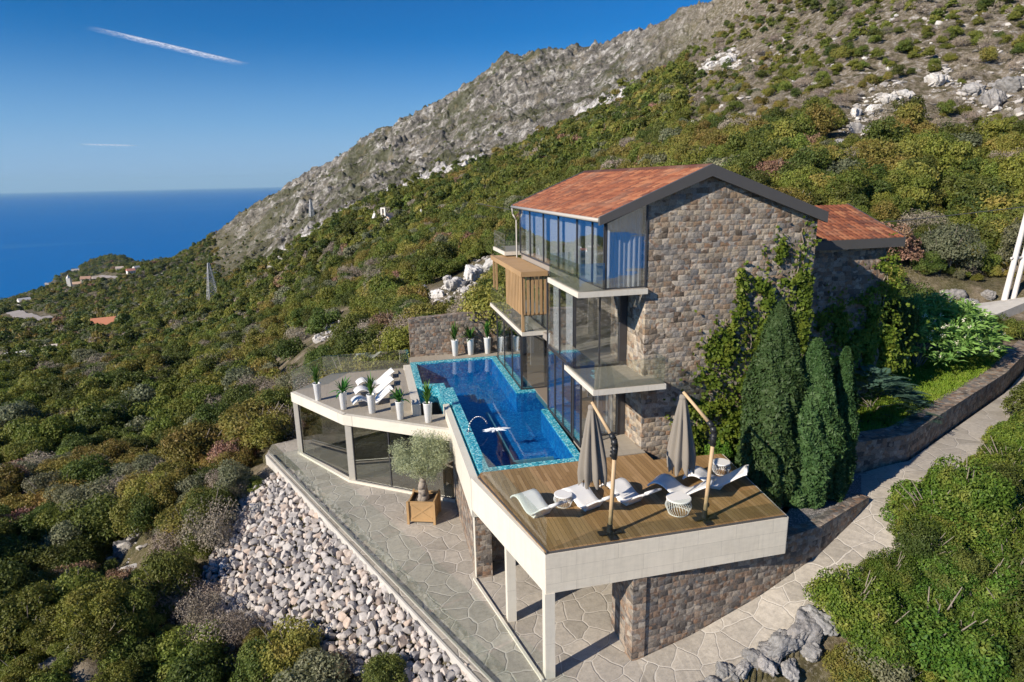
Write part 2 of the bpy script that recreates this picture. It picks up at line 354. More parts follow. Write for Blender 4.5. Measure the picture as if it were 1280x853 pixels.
M_petal = plain('cream_blossom', (.78,.76,.62), .6)

def rockmat(name, lo, hi, warm):
    t = NT(name); c = t.co(); oi = t.n('ShaderNodeObjectInfo')
    n = t.noise(c, 3.2, 8, .7); n2 = t.noise(c, 1.1, 3, .5)
    col = t.mix(t.maprange(n, .3, .7), lo, hi); col = t.mix(t.maprange(n2, .5, .72, 0, .6), col, warm)
    v = t.math('ADD', t.math('MULTIPLY', oi.outputs['Random'], .45), .72)
    h = t.n('ShaderNodeHueSaturation', {'Hue': .5, 'Saturation': t.math('MULTIPLY', t.math('FRACT', t.math('MULTIPLY', oi.outputs['Random'], 5.7)), 1.6), 'Value': v, 'Color': col}).outputs[0]
    t.P(Base_Color=h, Roughness=.92, Normal=t.bump(n, .7, .08)); return t.m
M_rub = rockmat('quarry_rubble', (.34,.315,.30), (.55,.515,.49), (.50,.40,.33))
M_out = rockmat('weathered_limestone', (.13,.13,.135), (.40,.39,.385), (.30,.27,.24))

# ------------------------------------------------------------------ terrain
def ray(px, py):
    d = BF*FPX+BR*(px-640)-BU*(py-426.5); return d/np.linalg.norm(d)
def C_pix(px, py, r, drop=0):
    d = ray(px, py); h = math.hypot(d[0], d[1]); t = r/h
    return (d[0]*t, d[1]*t, CAM[2]+d[2]*t-drop)
ctrl = []
SEA = -245.
def cp(px, py, r, drop=0): ctrl.append(C_pix(px, py, r, drop))
def coast(px, py, drop=0):
    d = ray(px, py); t = (SEA-CAM[2])/d[2]; ctrl.append((d[0]*t, d[1]*t, SEA+1)); d2 = d*1.0; k = 1.25; ctrl.append((d[0]*t*k, d[1]*t*k, SEA-60))
for a in [(0,853,28),(0,760,36),(0,650,52),(0,560,85),(0,500,130),(0,460,270),(0,425,540),(0,398,900),(0,384,1250),
          (120,853,24),(120,760,31),(120,650,45),(120,570,70),(100,500,115),(100,450,250),(100,410,520),(100,380,900),(100,352,1350),
          (180,800,25),(180,700,34),(220,620,45),(230,560,62),(240,500,95),(220,440,210),(200,400,430),(200,368,800),(200,338,1300),
          (330,540,50),(330,480,85),(330,430,140),(330,385,260),(330,340,430),(300,350,500),(330,310,800),(300,310,1000),
          (420,440,65),(420,400,95),(420,350,170),(420,300,270),(440,268,350),(440,250,600),(430,225,900),
          (500,420,55),(500,380,80),(500,330,140),(500,280,250),(520,240,340),(540,215,600),(540,180,850),
          (590,385,55),(590,350,80),(600,300,130),(620,250,220),(650,197,340),(660,160,560),(660,110,800),
          (700,230,180),(720,160,330),(760,120,560),(760,80,750),
          (800,230,110),(820,170,190),(820,108,330),(840,70,550),
          (900,215,90),(900,150,150),(900,70,270),(905,45,350),(905,25,520),
          (1000,230,75),(1000,150,125),(1000,60,220),(1000,-20,330),(1000,-60,500),
          (1100,280,62),(1100,200,90),(1100,100,150),(1100,0,230),(1100,-120,450),
          (1200,340,58),(1200,280,75),(1200,180,110),(1200,80,160),(1200,0,210),(1200,-180,450),
          (1280,400,50),(1280,340,60),(1280,250,85),(1280,150,130),(1280,50,180),(1280,-200,430),
          (1420,420,45),(1420,330,60),(1420,200,90),(1420,50,150),(1420,-300,420),
          (1650,450,45),(1650,250,90),(1650,-100,250),(1650,-600,700)]:
    cp(*a)
for a in [(175,332,1350),(195,330,1330),(215,333,1100),(190,334,1130),(250,322,1150)]: cp(*a)
# skyline of the grey mountain and the fall behind it
for px, py, r in [(215,326,1250),(250,311,1350),(300,276,1380),(340,253,1350),(380,233,1300),(440,192,1200),(520,141,1100),(600,97,1000),(650,70,960),(700,69,930),(760,49,850),(830,29,760),(905,6,680),(1000,-70,620),(1100,-190,600),(1280,-330,560)]:
    cp(px, py, r)
    p = C_pix(px, py, r); a = math.hypot(p[0], p[1]); ctrl.append((p[0]/a*r*1.35, p[1]/a*r*1.35, p[2]-.16*r)); ctrl.append((p[0]/a*r*2.6, p[1]/a*r*2.6, p[2]-.75*r))
for q in [(-250,470),(-120,425),(0,379),(60,348),(120,334),(180,327)]: coast(*q)
for a in [(-150,853,30),(-150,700,50),(-150,600,85),(-150,520,170),(-150,470,380),(-150,430,800),(-400,853,40),(-400,650,90),(-400,520,400)]: cp(*a)
# site levels (x, y, z)
ctrl += [(-6.4,35,-4.7),(-2.2,25.5,-4.7),(2.3,15.6,-4.7),(-9,33,-6.3),(-5,24,-6.4),(-.5,14.3,-6),(-13,30,-9),(-9,22.1,-9),(-5,14,-9),(-14,20,-12.5),(-10,14,-12),(-12,37,-6.5),
         (0,8,-9),(-6,8,-11),(5,9,-7.2),(4,12,-5.6),(8,11.6,-5.4),(12,12,-4.8),(15,13,-4.2),(19,15.5,-3.0),(24,18.5,-2),(30,21.5,-1.2),(14,8.5,-6.5),(20,9,-6),(27,13,-4.2),(34,18,-2.6),(40,22,-1.5),(28,5,-6),(42,12,-4),
         (10,20,-4.7),(6,25,-4.7),(17,22,-.3),(22,22,0),(30,28,.3),(17.5,27,0),(24,31,1.0),(20,37,2.0),(13,41,1.2),(5,40,.6),(0,41,-2.0),(-3,38,-3.6),(-8,43,-6),(9,45,1.5)]
# flanks: the same hillside goes on, uphill to +X, downhill to -X
for azd in (100, 130, 160, 190, 220, 250, 280, 300):
    a = R(azd)
    for r, k in ((12, .02), (40, .2), (140, .33), (500, .42), (1500, .42), (4000, .1)):
        ex = math.sin(a) if azd < 120 or azd > 230 else (-.05 if azd == 130 else -.5)  # unseen ground behind the camera shaped to fall, so the gable glass mirrors sea
        z = (-12 if r < 30 else -14)+r*k*(ex if ex > 0 else ex*.75)
        if ex < -.3: z = max(z, SEA-60)
        ctrl.append((math.sin(a)*r, math.cos(a)*r, z))
ctrl = np.array(ctrl)
KA = 2.6
def feat(x, y):
    r = np.hypot(x, y)+1e-6
    return np.stack([x/r*KA, y/r*KA, np.log(r)], -1), r
def kern(A, B):
    d2 = ((A[:, None, :]-B[None])**2).sum(-1); return np.sqrt(d2+.02)
Fc, rc = feat(ctrl[:, 0], ctrl[:, 1]); tc = (ctrl[:, 2]-CAM[2])/rc
Kc = kern(Fc, Fc)-np.eye(len(Fc))*.012
Ac = np.block([[Kc, np.ones((len(Fc), 1)), Fc], [np.ones((1, len(Fc))), np.zeros((1, 4))], [Fc.T, np.zeros((3, 4))]])
Wc = np.linalg.solve(Ac, np.r_[tc, np.zeros(4)])
def lattice_noise(x, y, seed=0):
    xi = np.floor(x).astype(np.int64); yi = np.floor(y).astype(np.int64); xf = x-xi; yf = y-yi
    def hsh(a, b):
        h = (a*374761393+b*668265263+seed*1442695041) & 0xffffffff; h = ((h ^ (h >> 13))*1274126177) & 0xffffffff
        return ((h ^ (h >> 16)) & 0xffff)/65535.
    u = xf*xf*(3-2*xf); v = yf*yf*(3-2*yf)
    return (hsh(xi, yi)*(1-u)+hsh(xi+1, yi)*u)*(1-v)+(hsh(xi, yi+1)*(1-u)+hsh(xi+1, yi+1)*u)*v
def fbm(x, y, octs=5, seed=0, ridge=False, gain=.5):
    s = 0; a = 1; t = 0
    for o in range(octs):
        n = lattice_noise(x*2**o+17.3*o, y*2**o+9.1*o, seed+o)
        if ridge: n = 1-np.abs(2*n-1)
        s = s+n*a; t += a; a *= gain
    return s/t
def inpoly(x, y, poly):
    ins = np.zeros(np.shape(x), bool); n = len(poly)
    for i in range(n):
        x0, y0 = poly[i]; x1, y1 = poly[(i+1) % n]
        c = (y0 > y) != (y1 > y)
        ins ^= c & (x < (x1-x0)*(y-y0)/((y1-y0)+1e-12)+x0)
    return ins
# band of the grey mountain: everything beyond this distance for its azimuth is bare rock
AZB = np.array([[-90,700],[-30,900],[-22,700],[-14,500],[-8,430],[0,400],[8,380],[16,380],[24,360],[32,330],[45,300],[60,300],[120,400],[181,500]])
def rockness(x, y):
    az = np.degrees(np.arctan2(x, y)); r = np.hypot(x, y)
    rb = np.interp(az, AZB[:, 0], AZB[:, 1])*(1+.25*(fbm(x/60, y/60, 4, 3)-.5))
    k = np.clip((r/rb-1)/.12, 0, 1)
    low = np.clip((az+17)/12, 0, 1)**.8          # the headland at far left stays green
    return k*low
# right-hand hillside: open scrub with bare pale rock
def scrubness(x, y):
    az = np.degrees(np.arctan2(x, y)); r = np.hypot(x, y)
    a = np.clip((az-23)/9, 0, 1); k = np.clip((r-(112-.6*(az-30)))/28, 0, 1)
    return a*k
def cliff(x, y):      # the white crags along the edge of the grey mountain
    az = np.degrees(np.arctan2(x, y)); r = np.hypot(x, y)
    rb = np.interp(az, AZB[:, 0], AZB[:, 1])
    n = fbm(x/45, y/45, 3, 11)
    b = np.exp(-((r/rb-1.04)/.13)**2)*(.35+.9*fbm(x/22, y/22, 3, 15))
    w_ = np.clip((n-.43)/.08, 0, 1)*np.where((az > -9) & (az < 23), 1, .3)
    return b*w_
POLY_LOW = [(-6.3,35.2),(-6.2,36.6),(-4,38),(17.2,38),(17.2,19),(12.3,15.9),(9.5,12.4),(8,11.5),(4.4,11.5)]
def path_z(x): return np.interp(x, [7, 9, 11.8, 14.1, 17.1, 20.3, 32, 38, 46], [-4.2, -3.85, -3.1, -2.4, -1.45, -1.0, -1.0, -.8, -.2])
PATH_L = [(7.2,15.6),(9.04,15.84),(11.8,16.1),(14.1,16.5),(17.15,17.85),(17.25,19.6),(20.6,19.75),(32.0,25.35),(39,29.5),(46,34)]
PATH_R = [(7.0,11.2),(8.54,13.7),(12.4,14.3),(15.5,14.95),(17.4,15.9),(19.0,16.9),(21.1,17.6),(24.1,19.1),(33.5,23.6),(40.4,27.7),(47.4,32)]
POLY_PATH = [(7.2,16.1)]+[(x-.35, y+.75) for x, y in PATH_L[1:4]]+[(16.9,18.2),(17.0,20.0),(20.2,20.5)]+[(x-.35, y+.75) for x, y in PATH_L[6:]]+[(x+.1, y-.15) for x, y in PATH_R[::-1]]
POLY_GARD = [(17.4,20.35),(20.4,20.55),(31.6,26.0),(38,29.9),(30,33),(24.5,29),(24.5,24.4),(17.3,24.4)]
def dist_poly(x, y, P):
    d = np.full(np.shape(x), 1e9)
    for (ax, ay), (bx, by) in zip(P[:-1], P[1:]):
        t = np.clip(((x-ax)*(bx-ax)+(y-ay)*(by-ay))/((bx-ax)**2+(by-ay)**2), 0, 1); d = np.minimum(d, np.hypot(x-ax-t*(bx-ax), y-ay-t*(by-ay)))
    return d
def height(x, y, noise=True):
    x = np.asarray(x, float); y = np.asarray(y, float); sh = x.shape; x = x.ravel(); y = y.ravel()
    z = np.empty_like(x)
    for i in range(0, len(x), 40000):
        F_, r_ = feat(x[i:i+40000], y[i:i+40000])
        z[i:i+40000] = CAM[2]+r_*(kern(F_, Fc)@Wc[:-4]+Wc[-4]+F_@Wc[-3:])
    r = np.hypot(x, y)
    if noise:
        rk = rockness(x, y); sb = scrubness(x, y); cl = cliff(x, y)
        near = np.clip((r-14)/40, .12, 1)
        z += near*(fbm(x/14, y/14, 4, 5)-.5)*np.clip(r*.028, .5, 5)
        rr = fbm(x/55, y/55, 6, 21, True, .62)
        z += rk*(rr-.75)*26*np.clip((r-300)/500, .3, 1)+rk*(fbm(x/230+y/500, y/160, 3, 24, True)-.55)*30*np.clip((r-350)/500, 0, 1)
        z += rk*(fbm(x/30, y/30, 6, 28, True, .68)-.55)*22
        z += cl*(fbm(x/7, y/7, 5, 31, True, .65)-.35)*13
        z += sb*(fbm(x/6, y/6, 4, 41, True)-.5)*3.0
    # levelled ground of the building plot
    a = inpoly(x, y, POLY_LOW); z = np.where(a, np.minimum(z, -4.75), z)
    g = inpoly(x, y, POLY_GARD)
    h = inpoly(x, y, [(17.2,24.3),(25.5,24.3),(24,33),(17.2,38)]); z = np.where(h, np.minimum(z, 0), z)
    b = inpoly(x, y, POLY_PATH); z = np.where(b, path_z(x)-.12, z)
    hh_ = inpoly(x, y, [(17.2,24.3),(25.5,24.3),(24,33),(17.2,38)]); dg = dist_poly(x, y, [(17.2,38.0),(24.2,33.0),(30,33),(38,29.9)]); z = np.where((~g) & (~b) & (~hh_) & (dg < 60) & (x > 17.2) & (y > 24), np.minimum(np.where(dg < 6, np.maximum(z, -.1), z), -.1+.14*dg+.5*np.clip(dg-7, 0, None)**1.3), z)
    z = np.where(g, -.1, z)
    s = inpoly(x, y, [(7.2,15.8),(9.04,16.1),(11.8,16.35),(14.1,16.8),(16.9,17.8),(18.0,19.9),(17.2,20.2),(17.2,24),(10,24),(10,20)]); z = np.where(s, -1.28, z)
    # ground on the camera's side of the path stays below it
    c = (~b) & (x > 6.5) & (x < 46) & (y < np.interp(x, [p[0] for p in PATH_L], [p[1] for p in PATH_L])) & (y > 0)
    z = np.where(c, np.minimum(z, path_z(x)-.25), z)
    dp = dist_poly(x, y, PATH_R); z = np.where((~b) & (dp < 6) & (x > 7.5) & c, np.maximum(z, path_z(x)-.25-.75*dp), z)
    dt = dist_poly(x, y, [(-6.1,35.0),(4.6,11.3)]); out = (x-4.6)*(35-11.3)-(y-11.3)*(-6.1-4.6) < 0
    z = np.where(out & (dt < 30) & (~a), np.clip(z, -4.55-.72*dt-.10*np.clip(dt-7, 0, None)**2, -4.45-.50*dt+1.2*np.clip(dt-6, 0, None)), z)
    z = np.maximum(z, SEA-80)
    return z.reshape(sh)
def hit(px, py, rmin=12, rmax=2500, lift=0):
    d = ray(px, py); h = math.hypot(d[0], d[1]); rs = np.exp(np.linspace(math.log(rmin), math.log(rmax), 1500))
    X = CAM[0]+d[0]/h*rs; Y = CAM[1]+d[1]/h*rs; Z = CAM[2]+d[2]/h*rs
    g = height(X, Y)+lift; k = np.argmax(Z < g)
    if not (Z < g).any(): k = len(rs)-1
    return np.array([X[k], Y[k], g[k]-lift])

def build_terrain():
    fa = np.radians(np.linspace(YAW*57.2958-56, YAW*57.2958+54, 1350)); ba = np.radians(np.linspace(YAW*57.2958+54, YAW*57.2958+304, 260))[1:]
    az = np.r_[fa, ba]; rs = np.r_[np.exp(np.linspace(math.log(5.), math.log(60), 260)), np.exp(np.linspace(math.log(60), math.log(320), 190))[1:], np.exp(np.linspace(math.log(320), math.log(1500), 420))[1:], np.exp(np.linspace(math.log(1500), math.log(5200), 90))[1:]]
    A, Rr = np.meshgrid(az, rs); X = np.sin(A)*Rr; Y = np.cos(A)*Rr; Z = height(X, Y)
    n, m = X.shape; V = np.stack([X, Y, Z], -1).reshape(-1, 3)
    idx = np.arange(n*m).reshape(n, m); ic = np.concatenate([idx, idx[:, :1]], 1)
    Fq = np.stack([ic[:-1, :-1], ic[1:, :-1], ic[1:, 1:], ic[:-1, 1:]], -1).reshape(-1, 4)[:, ::-1]
    me = npmesh('terrain', V, Fq, None, True)
    rk = rockness(X, Y).ravel(); sb = scrubness(X, Y).ravel(); cl = cliff(X, Y).ravel()
    col = np.stack([rk, sb, cl, np.ones_like(rk)], -1).astype(np.float32)
    at = me.color_attributes.new('zones', 'FLOAT_COLOR', 'POINT'); at.data.foreach_set('color', col.ravel())
    t = NT('hillside'); p = t.n('ShaderNodeNewGeometry').outputs['Position']; z = t.n('ShaderNodeSeparateColor', {0: t.attr('zones', 'Color')})
    nb = t.noise(p, .25, 6, .65); nf = t.noise(p, 2.6, 6, .7); nm = t.noise(p, .06, 5, .6)
    soil = t.ramp(nb, [(.3, (.045,.05,.018)), (.48, (.09,.08,.04)), (.6, (.17,.14,.10)), (.72, (.28,.25,.21))]); soil = t.mix(.8, soil, t.ramp(nf, [(.3, .4), (.7, 1.5)]), 'MULTIPLY'); soil = t.mix(t.maprange(t.noise(p, 9, 5, .8), .52, .62, 0, .5), soil, (.30,.27,.22)) 
    # bare grey mountain with scattered low scrub
    gr = t.ramp(t.noise(p, .05, 10, .78), [(.36, (.05,.05,.046)), (.45, (.14,.132,.12)), (.52, (.235,.222,.20)), (.61, (.52,.51,.49))])
    gr = t.mix(.75, gr, t.ramp(t.noise(p, .9, 4, .75), [(.35, .45), (.6, 1.3)]), 'MULTIPLY')
    speck = t.maprange(t.math('ADD', t.voro(p, .17, 'F1', 'Distance'), t.math('MULTIPLY', t.noise(p, .5, 4, .7), .35)), .42, .66, 1, 0)
    nl = t.noise(p, .012, 6, .65); sm = t.math('MULTIPLY', speck, t.maprange(nl, .38, .55, .2, 1.))
    gr = t.mix(t.math('MULTIPLY', sm, .85), gr, (.05,.055,.024))
    gr = t.mix(t.maprange(t.math('ADD', nl, t.math('ADD', t.math('MULTIPLY', t.math('SUBTRACT', t.noise(p, .15, 5, .7), .5), .35), t.maprange(t.n('ShaderNodeSeparateXYZ', {0: p}).outputs[2], -220, 60, .10, -.03))), .47, .55, 0, .78), gr, (.07,.075,.034)); gr = t.mix(t.maprange(nm, .56, .66, 0, .5), gr, (.23,.19,.12))
    sbc = t.ramp(t.noise(p, .55, 7, .72), [(.36, (.085,.085,.038)), (.49, (.235,.20,.14)), (.57, (.38,.335,.275)), (.66, (.66,.64,.61))])
    sbc = t.mix(.5, sbc, t.ramp(nf, [(.3, .6), (.7, 1.3)]), 'MULTIPLY')
    wc = t.ramp(t.noise(t.mapv(p, (1, 1, .35)), .5, 8, .75), [(.34, (.10,.10,.095)), (.47, (.42,.41,.40)), (.62, (.70,.69,.68))])
    c = t.mix(z.outputs[0], soil, gr); c = t.mix(z.outputs[1], c, sbc); c = t.mix(t.maprange(z.outputs[2], .25, .55), c, wc)
    hh = t.math('ADD', t.noise(p, .5, 8, .75), t.math('MULTIPLY', nf, .15))
    t.P(Base_Color=c, Roughness=.95, Normal=t.bump(hh, .9, t.math('ADD', t.math('MULTIPLY', t.math('MAXIMUM', z.outputs[0], z.outputs[1]), 2.2), .25)))
    t.b.inputs['Specular IOR Level'].default_value = .15
    me.materials.append(t.m)
    return tag(link('hillside', me), kind='structure')
build_terrain()

# the sea out to the horizon
def build_sea():
    t = NT('sea_water'); p = t.n('ShaderNodeNewGeometry').outputs['Position']
    n = t.noise(t.mapv(p, (1, .35, 1)), .0009, 6, .6); st = t.noise(t.mapv(p, (.15, 1, 1), (0, 0, R(25))), .0022, 5, .65)
    c = t.mix(n, (.001,.12,.38), (.002,.15,.45)); c = t.mix(t.maprange(st, .57, .68, 0, .4), c, (.05,.20,.43))
    w_ = t.noise(p, .05, 5, .7)
    t.P(Base_Color=c, Roughness=.45, Normal=t.bump(w_, .6, 1.5)); t.b.inputs['IOR'].default_value = 1.2; t.b.inputs['Specular IOR Level'].default_value = .35
    ring = [(r*math.sin(a), r*math.cos(a), SEA) for r in (300, 3000, 20000, 90000) for a in [2*math.pi*i/96 for i in range(96)]]
    fs = [(k*96+i, k*96+(i+1)%96, (k+1)*96+(i+1)%96, (k+1)*96+i) for k in range(3) for i in range(96)]
    me = npmesh('sea', ring, np.array(fs)[:, ::-1], t.m); tag(link('sea', me), kind='structure')
build_sea()

# ------------------------------------------------------------------ clouds: two thin streaks high over the sea
def cloud(name, pts, wid, label, seed, dens):
    t = NT(name+'_vapour'); t.t.nodes.remove(t.b); c = t.co('Generated'); 
    s = t.n('ShaderNodeSeparateXYZ', {0: t.attr('uvw', 'Vector')})
    ed = t.math('MULTIPLY', t.math('SUBTRACT', 1., t.math('ABSOLUTE', s.outputs[1])), t.maprange(t.math('ABSOLUTE', s.outputs[0]), .5, 1., 1, 0))
    n = t.noise(t.mapv(t.attr('uvw', 'Vector'), (5, 1.4, 1), loc=(seed, 0, 0)), 2.2, 6, .7)
    a = t.math('MULTIPLY', t.math('MULTIPLY', ed, t.maprange(n, .32, .62)), dens, clamp=True)
    tr = t.n('ShaderNodeBsdfTransparent'); df = t.n('ShaderNodeBsdfDiffuse', {'Color': (.95,.95,.95,1)}); tl = t.n('ShaderNodeBsdfTranslucent', {'Color': (.95,.95,.95,1)})
    m1 = t.n('ShaderNodeMixShader', {0: .6, 1: df.outputs[0], 2: tl.outputs[0]}); mx = t.n('ShaderNodeMixShader', {0: a, 1: tr.outputs[0], 2: m1.outputs[0]}); t.t.links.new(mx.outputs[0], t.out.inputs[0])
    V = []; U = []; nseg = 24; P = [Vector(p) for p in pts]
    for k in range(nseg+1):
        p = P[0].lerp(P[1], k/nseg); d = (P[1]-P[0]).normalized(); sdv = d.cross(Vector((0,0,1))).normalized()
        for j in range(5):
            q = (j-2)/2; V.append(p+sdv*q*wid*(1+.5*k/nseg)+Vector((0,0,(1-q*q)*wid*.25))); U.append((2*k/nseg-1, q, 0))
    Fq = [(k*5+j, k*5+j+1, k*5+j+6, k*5+j+5) for k in range(nseg) for j in range(4)]
    me = npmesh(name, V, Fq, t.m, True); at = me.attributes.new('uvw', 'FLOAT_VECTOR', 'POINT'); at.data.foreach_set('vector', np.array(U, np.float32).ravel())
    tag(link(name, me), label, kind='structure')
def skyp(px, py, h):
    d = ray(px, py); t = (h-CAM[2])/d[2]; return tuple(CAM+d*t)
cloud('contrail_cloud', [skyp(112, 36, 8500), skyp(312, 83, 8500)], 560, 'long white contrail streak in the blue sky', 3., 1.5)
cloud('wisp_cloud', [skyp(98, 182, 5000), skyp(175, 184, 5000)], 900, 'small flat white wisp low over the sea', 9., 1.2)

# ------------------------------------------------------------------ lower terrace and path
tag(MB().prism(POLY_LOW[:2]+[(-4,37.5),(16.8,37.5),(16.8,19.5),(12.0,16.2),(7.4,16.0),(7.3,11.3),(4.4,11.3)], -4.7, -4.2).build('lower_terrace', M_pave), kind='structure')
def ribbon(name, L, Rr, zf, mat, th=.2, seg=6):
    V = []
    def dens(P):
        out = []
        for a, b in zip(P[:-1], P[1:]):
            for k in range(seg): out.append((a[0]+(b[0]-a[0])*k/seg, a[1]+(b[1]-a[1])*k/seg))
        return out+[P[-1]]
    L, Rr = dens(L), dens(Rr); mb = MB()
    for (a, b) in zip(L, Rr): z = zf((a[0]+b[0])/2); mb.v += [(a[0],a[1],z),(b[0],b[1],z),(a[0],a[1],z-th),(b[0],b[1],z-th)]
    for i in range(len(L)-1):
        k = i*4; mb.f += [(k,k+1,k+5,k+4),(k+2,k+6,k+7,k+3),(k,k+4,k+6,k+2),(k+1,k+3,k+7,k+5)]
    return tag(mb.build(name, mat), kind='structure')
ribbon('stone_path', PATH_L, PATH_R, path_z, M_pave, .9)
# kerb along the outer edge of the lower terrace
kb = MB(); kb.wall((-6.27,35.1), (4.42,11.3), -.07, -4.75, -4.17)
tag(kb.build('kerb_strip', M_conc), kind='structure')
# gravel strip behind the low wall, lawn
def gravelmat():
    t = NT('crushed_stone'); g = t.n('ShaderNodeNewGeometry').outputs['Position']; c = t.n('ShaderNodeSeparateColor', {0: t.voro(g, 18, 'F1', 'Color')}); d = t.voro(g, 18)
    t.P(Base_Color=t.mix(t.maprange(d, .2, .6, 0, .8), t.ramp(c.outputs[0], [(0, (.22,.21,.21)), (1, (.50,.48,.47))]), (.08,.08,.08)), Roughness=.9, Normal=t.bump(d, -.9, .03)); return t.m
M_gravel = gravelmat()
tag(MB().prism([(11.8,16.45),(14.1,16.85),(16.9,17.95),(18.4,19.7),(17.4,21.0),(10.6,21.0),(12.2,16.4)], -1.3, -1.2).build('gravel_strip', M_gravel), kind='structure')
tag(MB().prism([(16.8,21.4),(17.4,19.9),(20.9,20.6),(31.6,26.0),(36.5,28.8),(30,32.5),(24.3,28.8),(24.3,24.9),(16.8,24.9)], -.5, -.02).build('lawn_soil', plain('dark_soil', (.06,.075,.02), .95, noise=.5, nscale=3)), kind='structure')

# ------------------------------------------------------------------ retaining walls
r_ = MB()
P1 = [(7.03,15.62),(9.04,15.86),(11.8,16.13),(14.1,16.5),(15.8,17.2),(17.15,17.85)]
TOP1 = [-1.32,-1.32,-1.2,-1.1,-1.05,-1.15]
for i in range(len(P1)-1):
    r_.wall(P1[i], P1[i+1], .42, path_z(P1[i][0])-.5, TOP1[i], path_z(P1[i+1][0])-.5, TOP1[i+1])
r_.box(7.03, 7.45, 15.62, 17.3, -4.6, -1.32)
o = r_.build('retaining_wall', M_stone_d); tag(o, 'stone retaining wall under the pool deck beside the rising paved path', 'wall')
r2 = MB()
P2 = [(17.3,19.65),(20.6,19.85),(32.0,25.5),(39.0,29.6)]
Z2 = [-1,-1,-1,-.8]; T2 = [.12,.12,.05,.15]
for i in range(3): r2.wall(P2[i], P2[i+1], .85, Z2[i]-.5, T2[i], Z2[i+1]-.5, T2[i+1])
tag(r2.build('garden_wall', M_stone_d), 'broad dark stone garden wall holding up the lawn beside the upper path', 'wall')
r3 = MB(); r3.wall((2.1,37.9), (8.2,37.9), .5, -.8, 2.35, -.8, 2.65)
tag(r3.build('stone_wall', M_stone_d), 'low grey stone wall behind the far end of the pool', 'wall')
r4 = MB(); r4.box(3.9, 7.4, 21.6, 28.2, -4.25, -1.35); r4.box(7.4, 12.6, 17.3, 28, -4.25, -1.33); r4.box(3.75, 16.9, 28.2, 37.4, -4.25, -1.35)
basement = r4
# ------------------------------------------------------------------ pool terrace (left), with the glazed room below
T = empty('pool_terrace', (0, 32, -.6), 'tiled pool terrace on white posts over a glazed lower room', 'terrace')
TP = [(-4.5,34.9),(-1.75,30.6),(3.35,27.3),(3.35,28.4),(2.95,29.3),(1.5,29.4),(1.5,36.4),(2.0,37.6)]
TP = [(-4.5,34.9),(-1.75,30.6),(3.4,26.9),(3.4,29.2),(1.55,29.35),(1.55,36.4),(2.05,36.45),(2.05,37.9),(-2.6,37.9)]
MB().prism([(p[0], p[1]) for p in TP], -.72, -.6).build('tiled_floor', M_tileterr, T)
b = MB(); b.wall((-4.62,34.85), (-1.78,30.45), .25, -1.12, -.597); b.wall((-1.78,30.45), (3.42,26.75), .25, -1.12, -.597); b.build('edge_beam', M_limew, T)
for q in ((-4.55,34.72), (-1.72,30.5)):
    MB().box(q[0], q[0]+.36, q[1], q[1]+.36, -4.2, -1.12).build('post', M_limew, T)
b = MB(); b.wall((-4.6,34.9), (-1.75,30.5), .2, -4.2, -4.08); b.wall((-1.75,30.5), (3.45,26.8), .2, -4.2, -4.08); b.build('plinth', M_limew, T)
def pane(parent, name, p, q, z0, z1, mat, th=.02, off=0.):
    d = Vector((q[0]-p[0], q[1]-p[1])).normalized(); n = Vector((-d.y, d.x))*off
    return MB().wall((p[0]+n.x,p[1]+n.y), (q[0]+n.x,q[1]+n.y), th, z0, z1).build(name, mat, parent)
def window(parent, p, q, z0, z1, mull=(), curtains=(), mat=M_glass, fr=.05, z1b=None, curt=None):
    """glazed panel from p to q with frame and mullions; curtains are fractions (a,b) of the width, hung inside"""
    d = Vector((q[0]-p[0], q[1]-p[1])); L = d.length; d.normalize(); n = Vector((-d.y, d.x))
    z1b = z1 if z1b is None else z1b
    g = MB().wall(p, q, .02, z0+.03, z1-.03, None, z1b-.03).build('window', mat, parent)
    f = MB()
    P_ = lambda t, o=0.: (p[0]+d.x*t*L+n.x*o, p[1]+d.y*t*L+n.y*o)
    top = lambda t: z1+(z1b-z1)*t
    for t in (0, 1)+tuple(mull):
        a = t*L-fr/2; a = min(max(a, 0), L-fr); A = (p[0]+d.x*a-n.x*.03, p[1]+d.y*a-n.y*.03); B = (A[0]+d.x*fr, A[1]+d.y*fr)
        f.wall(A, B, .08, z0, top(t))
    for za, zb in ((z0, z0+.05),): f.wall(P_(0,-.028), P_(1,-.028), .076, za, zb)
    f.wall(P_(0,-.027), P_(1,-.027), .074, z1-.06, z1, z1b-.06, z1b)
    f.build('frame', M_frame, g)
    for (a, b_) in curtains:
        cm = MB(); N = max(12, int((b_-a)*L/.035)); vs = []
        for k in range(N+1):
            t = a+(b_-a)*k/N; o = .22+.045*math.sin(k*1.15)+.02*math.sin(k*.37)
            x, y = P_(t, o); vs += [(x, y, z0+.03), (x, y, top(t)-.1)]
        cm.add(vs, [(2*k, 2*k+2, 2*k+3, 2*k+1) for k in range(N)]); cm.build('curtain', M_curt, g, smooth=True)
    return g
M_glassd = glass('smoked_terrace_glass', (.60,.62,.62), .22, (.95,.95,.9))
window(T, (-4.28,34.65), (-1.62,30.83), -4.08, -1.12, (), (), M_glassd)
window(T, (-1.4,30.4), (3.4,26.98), -4.08, -1.12, (.36,), (), M_glassd)
pane(T, 'back_wall', (-3.4,37.2), (3.6,37.2), -4.2, -.72, M_int, .2)
rr = pane(T, 'railing_panel', (-4.5,35.05), (-3.1,37.6), -.6, .5, M_rail, .02)
rr = pane(T, 'railing_panel', (-3.05,37.65), (1.95,37.75), -.6, .55, M_rail, .02)
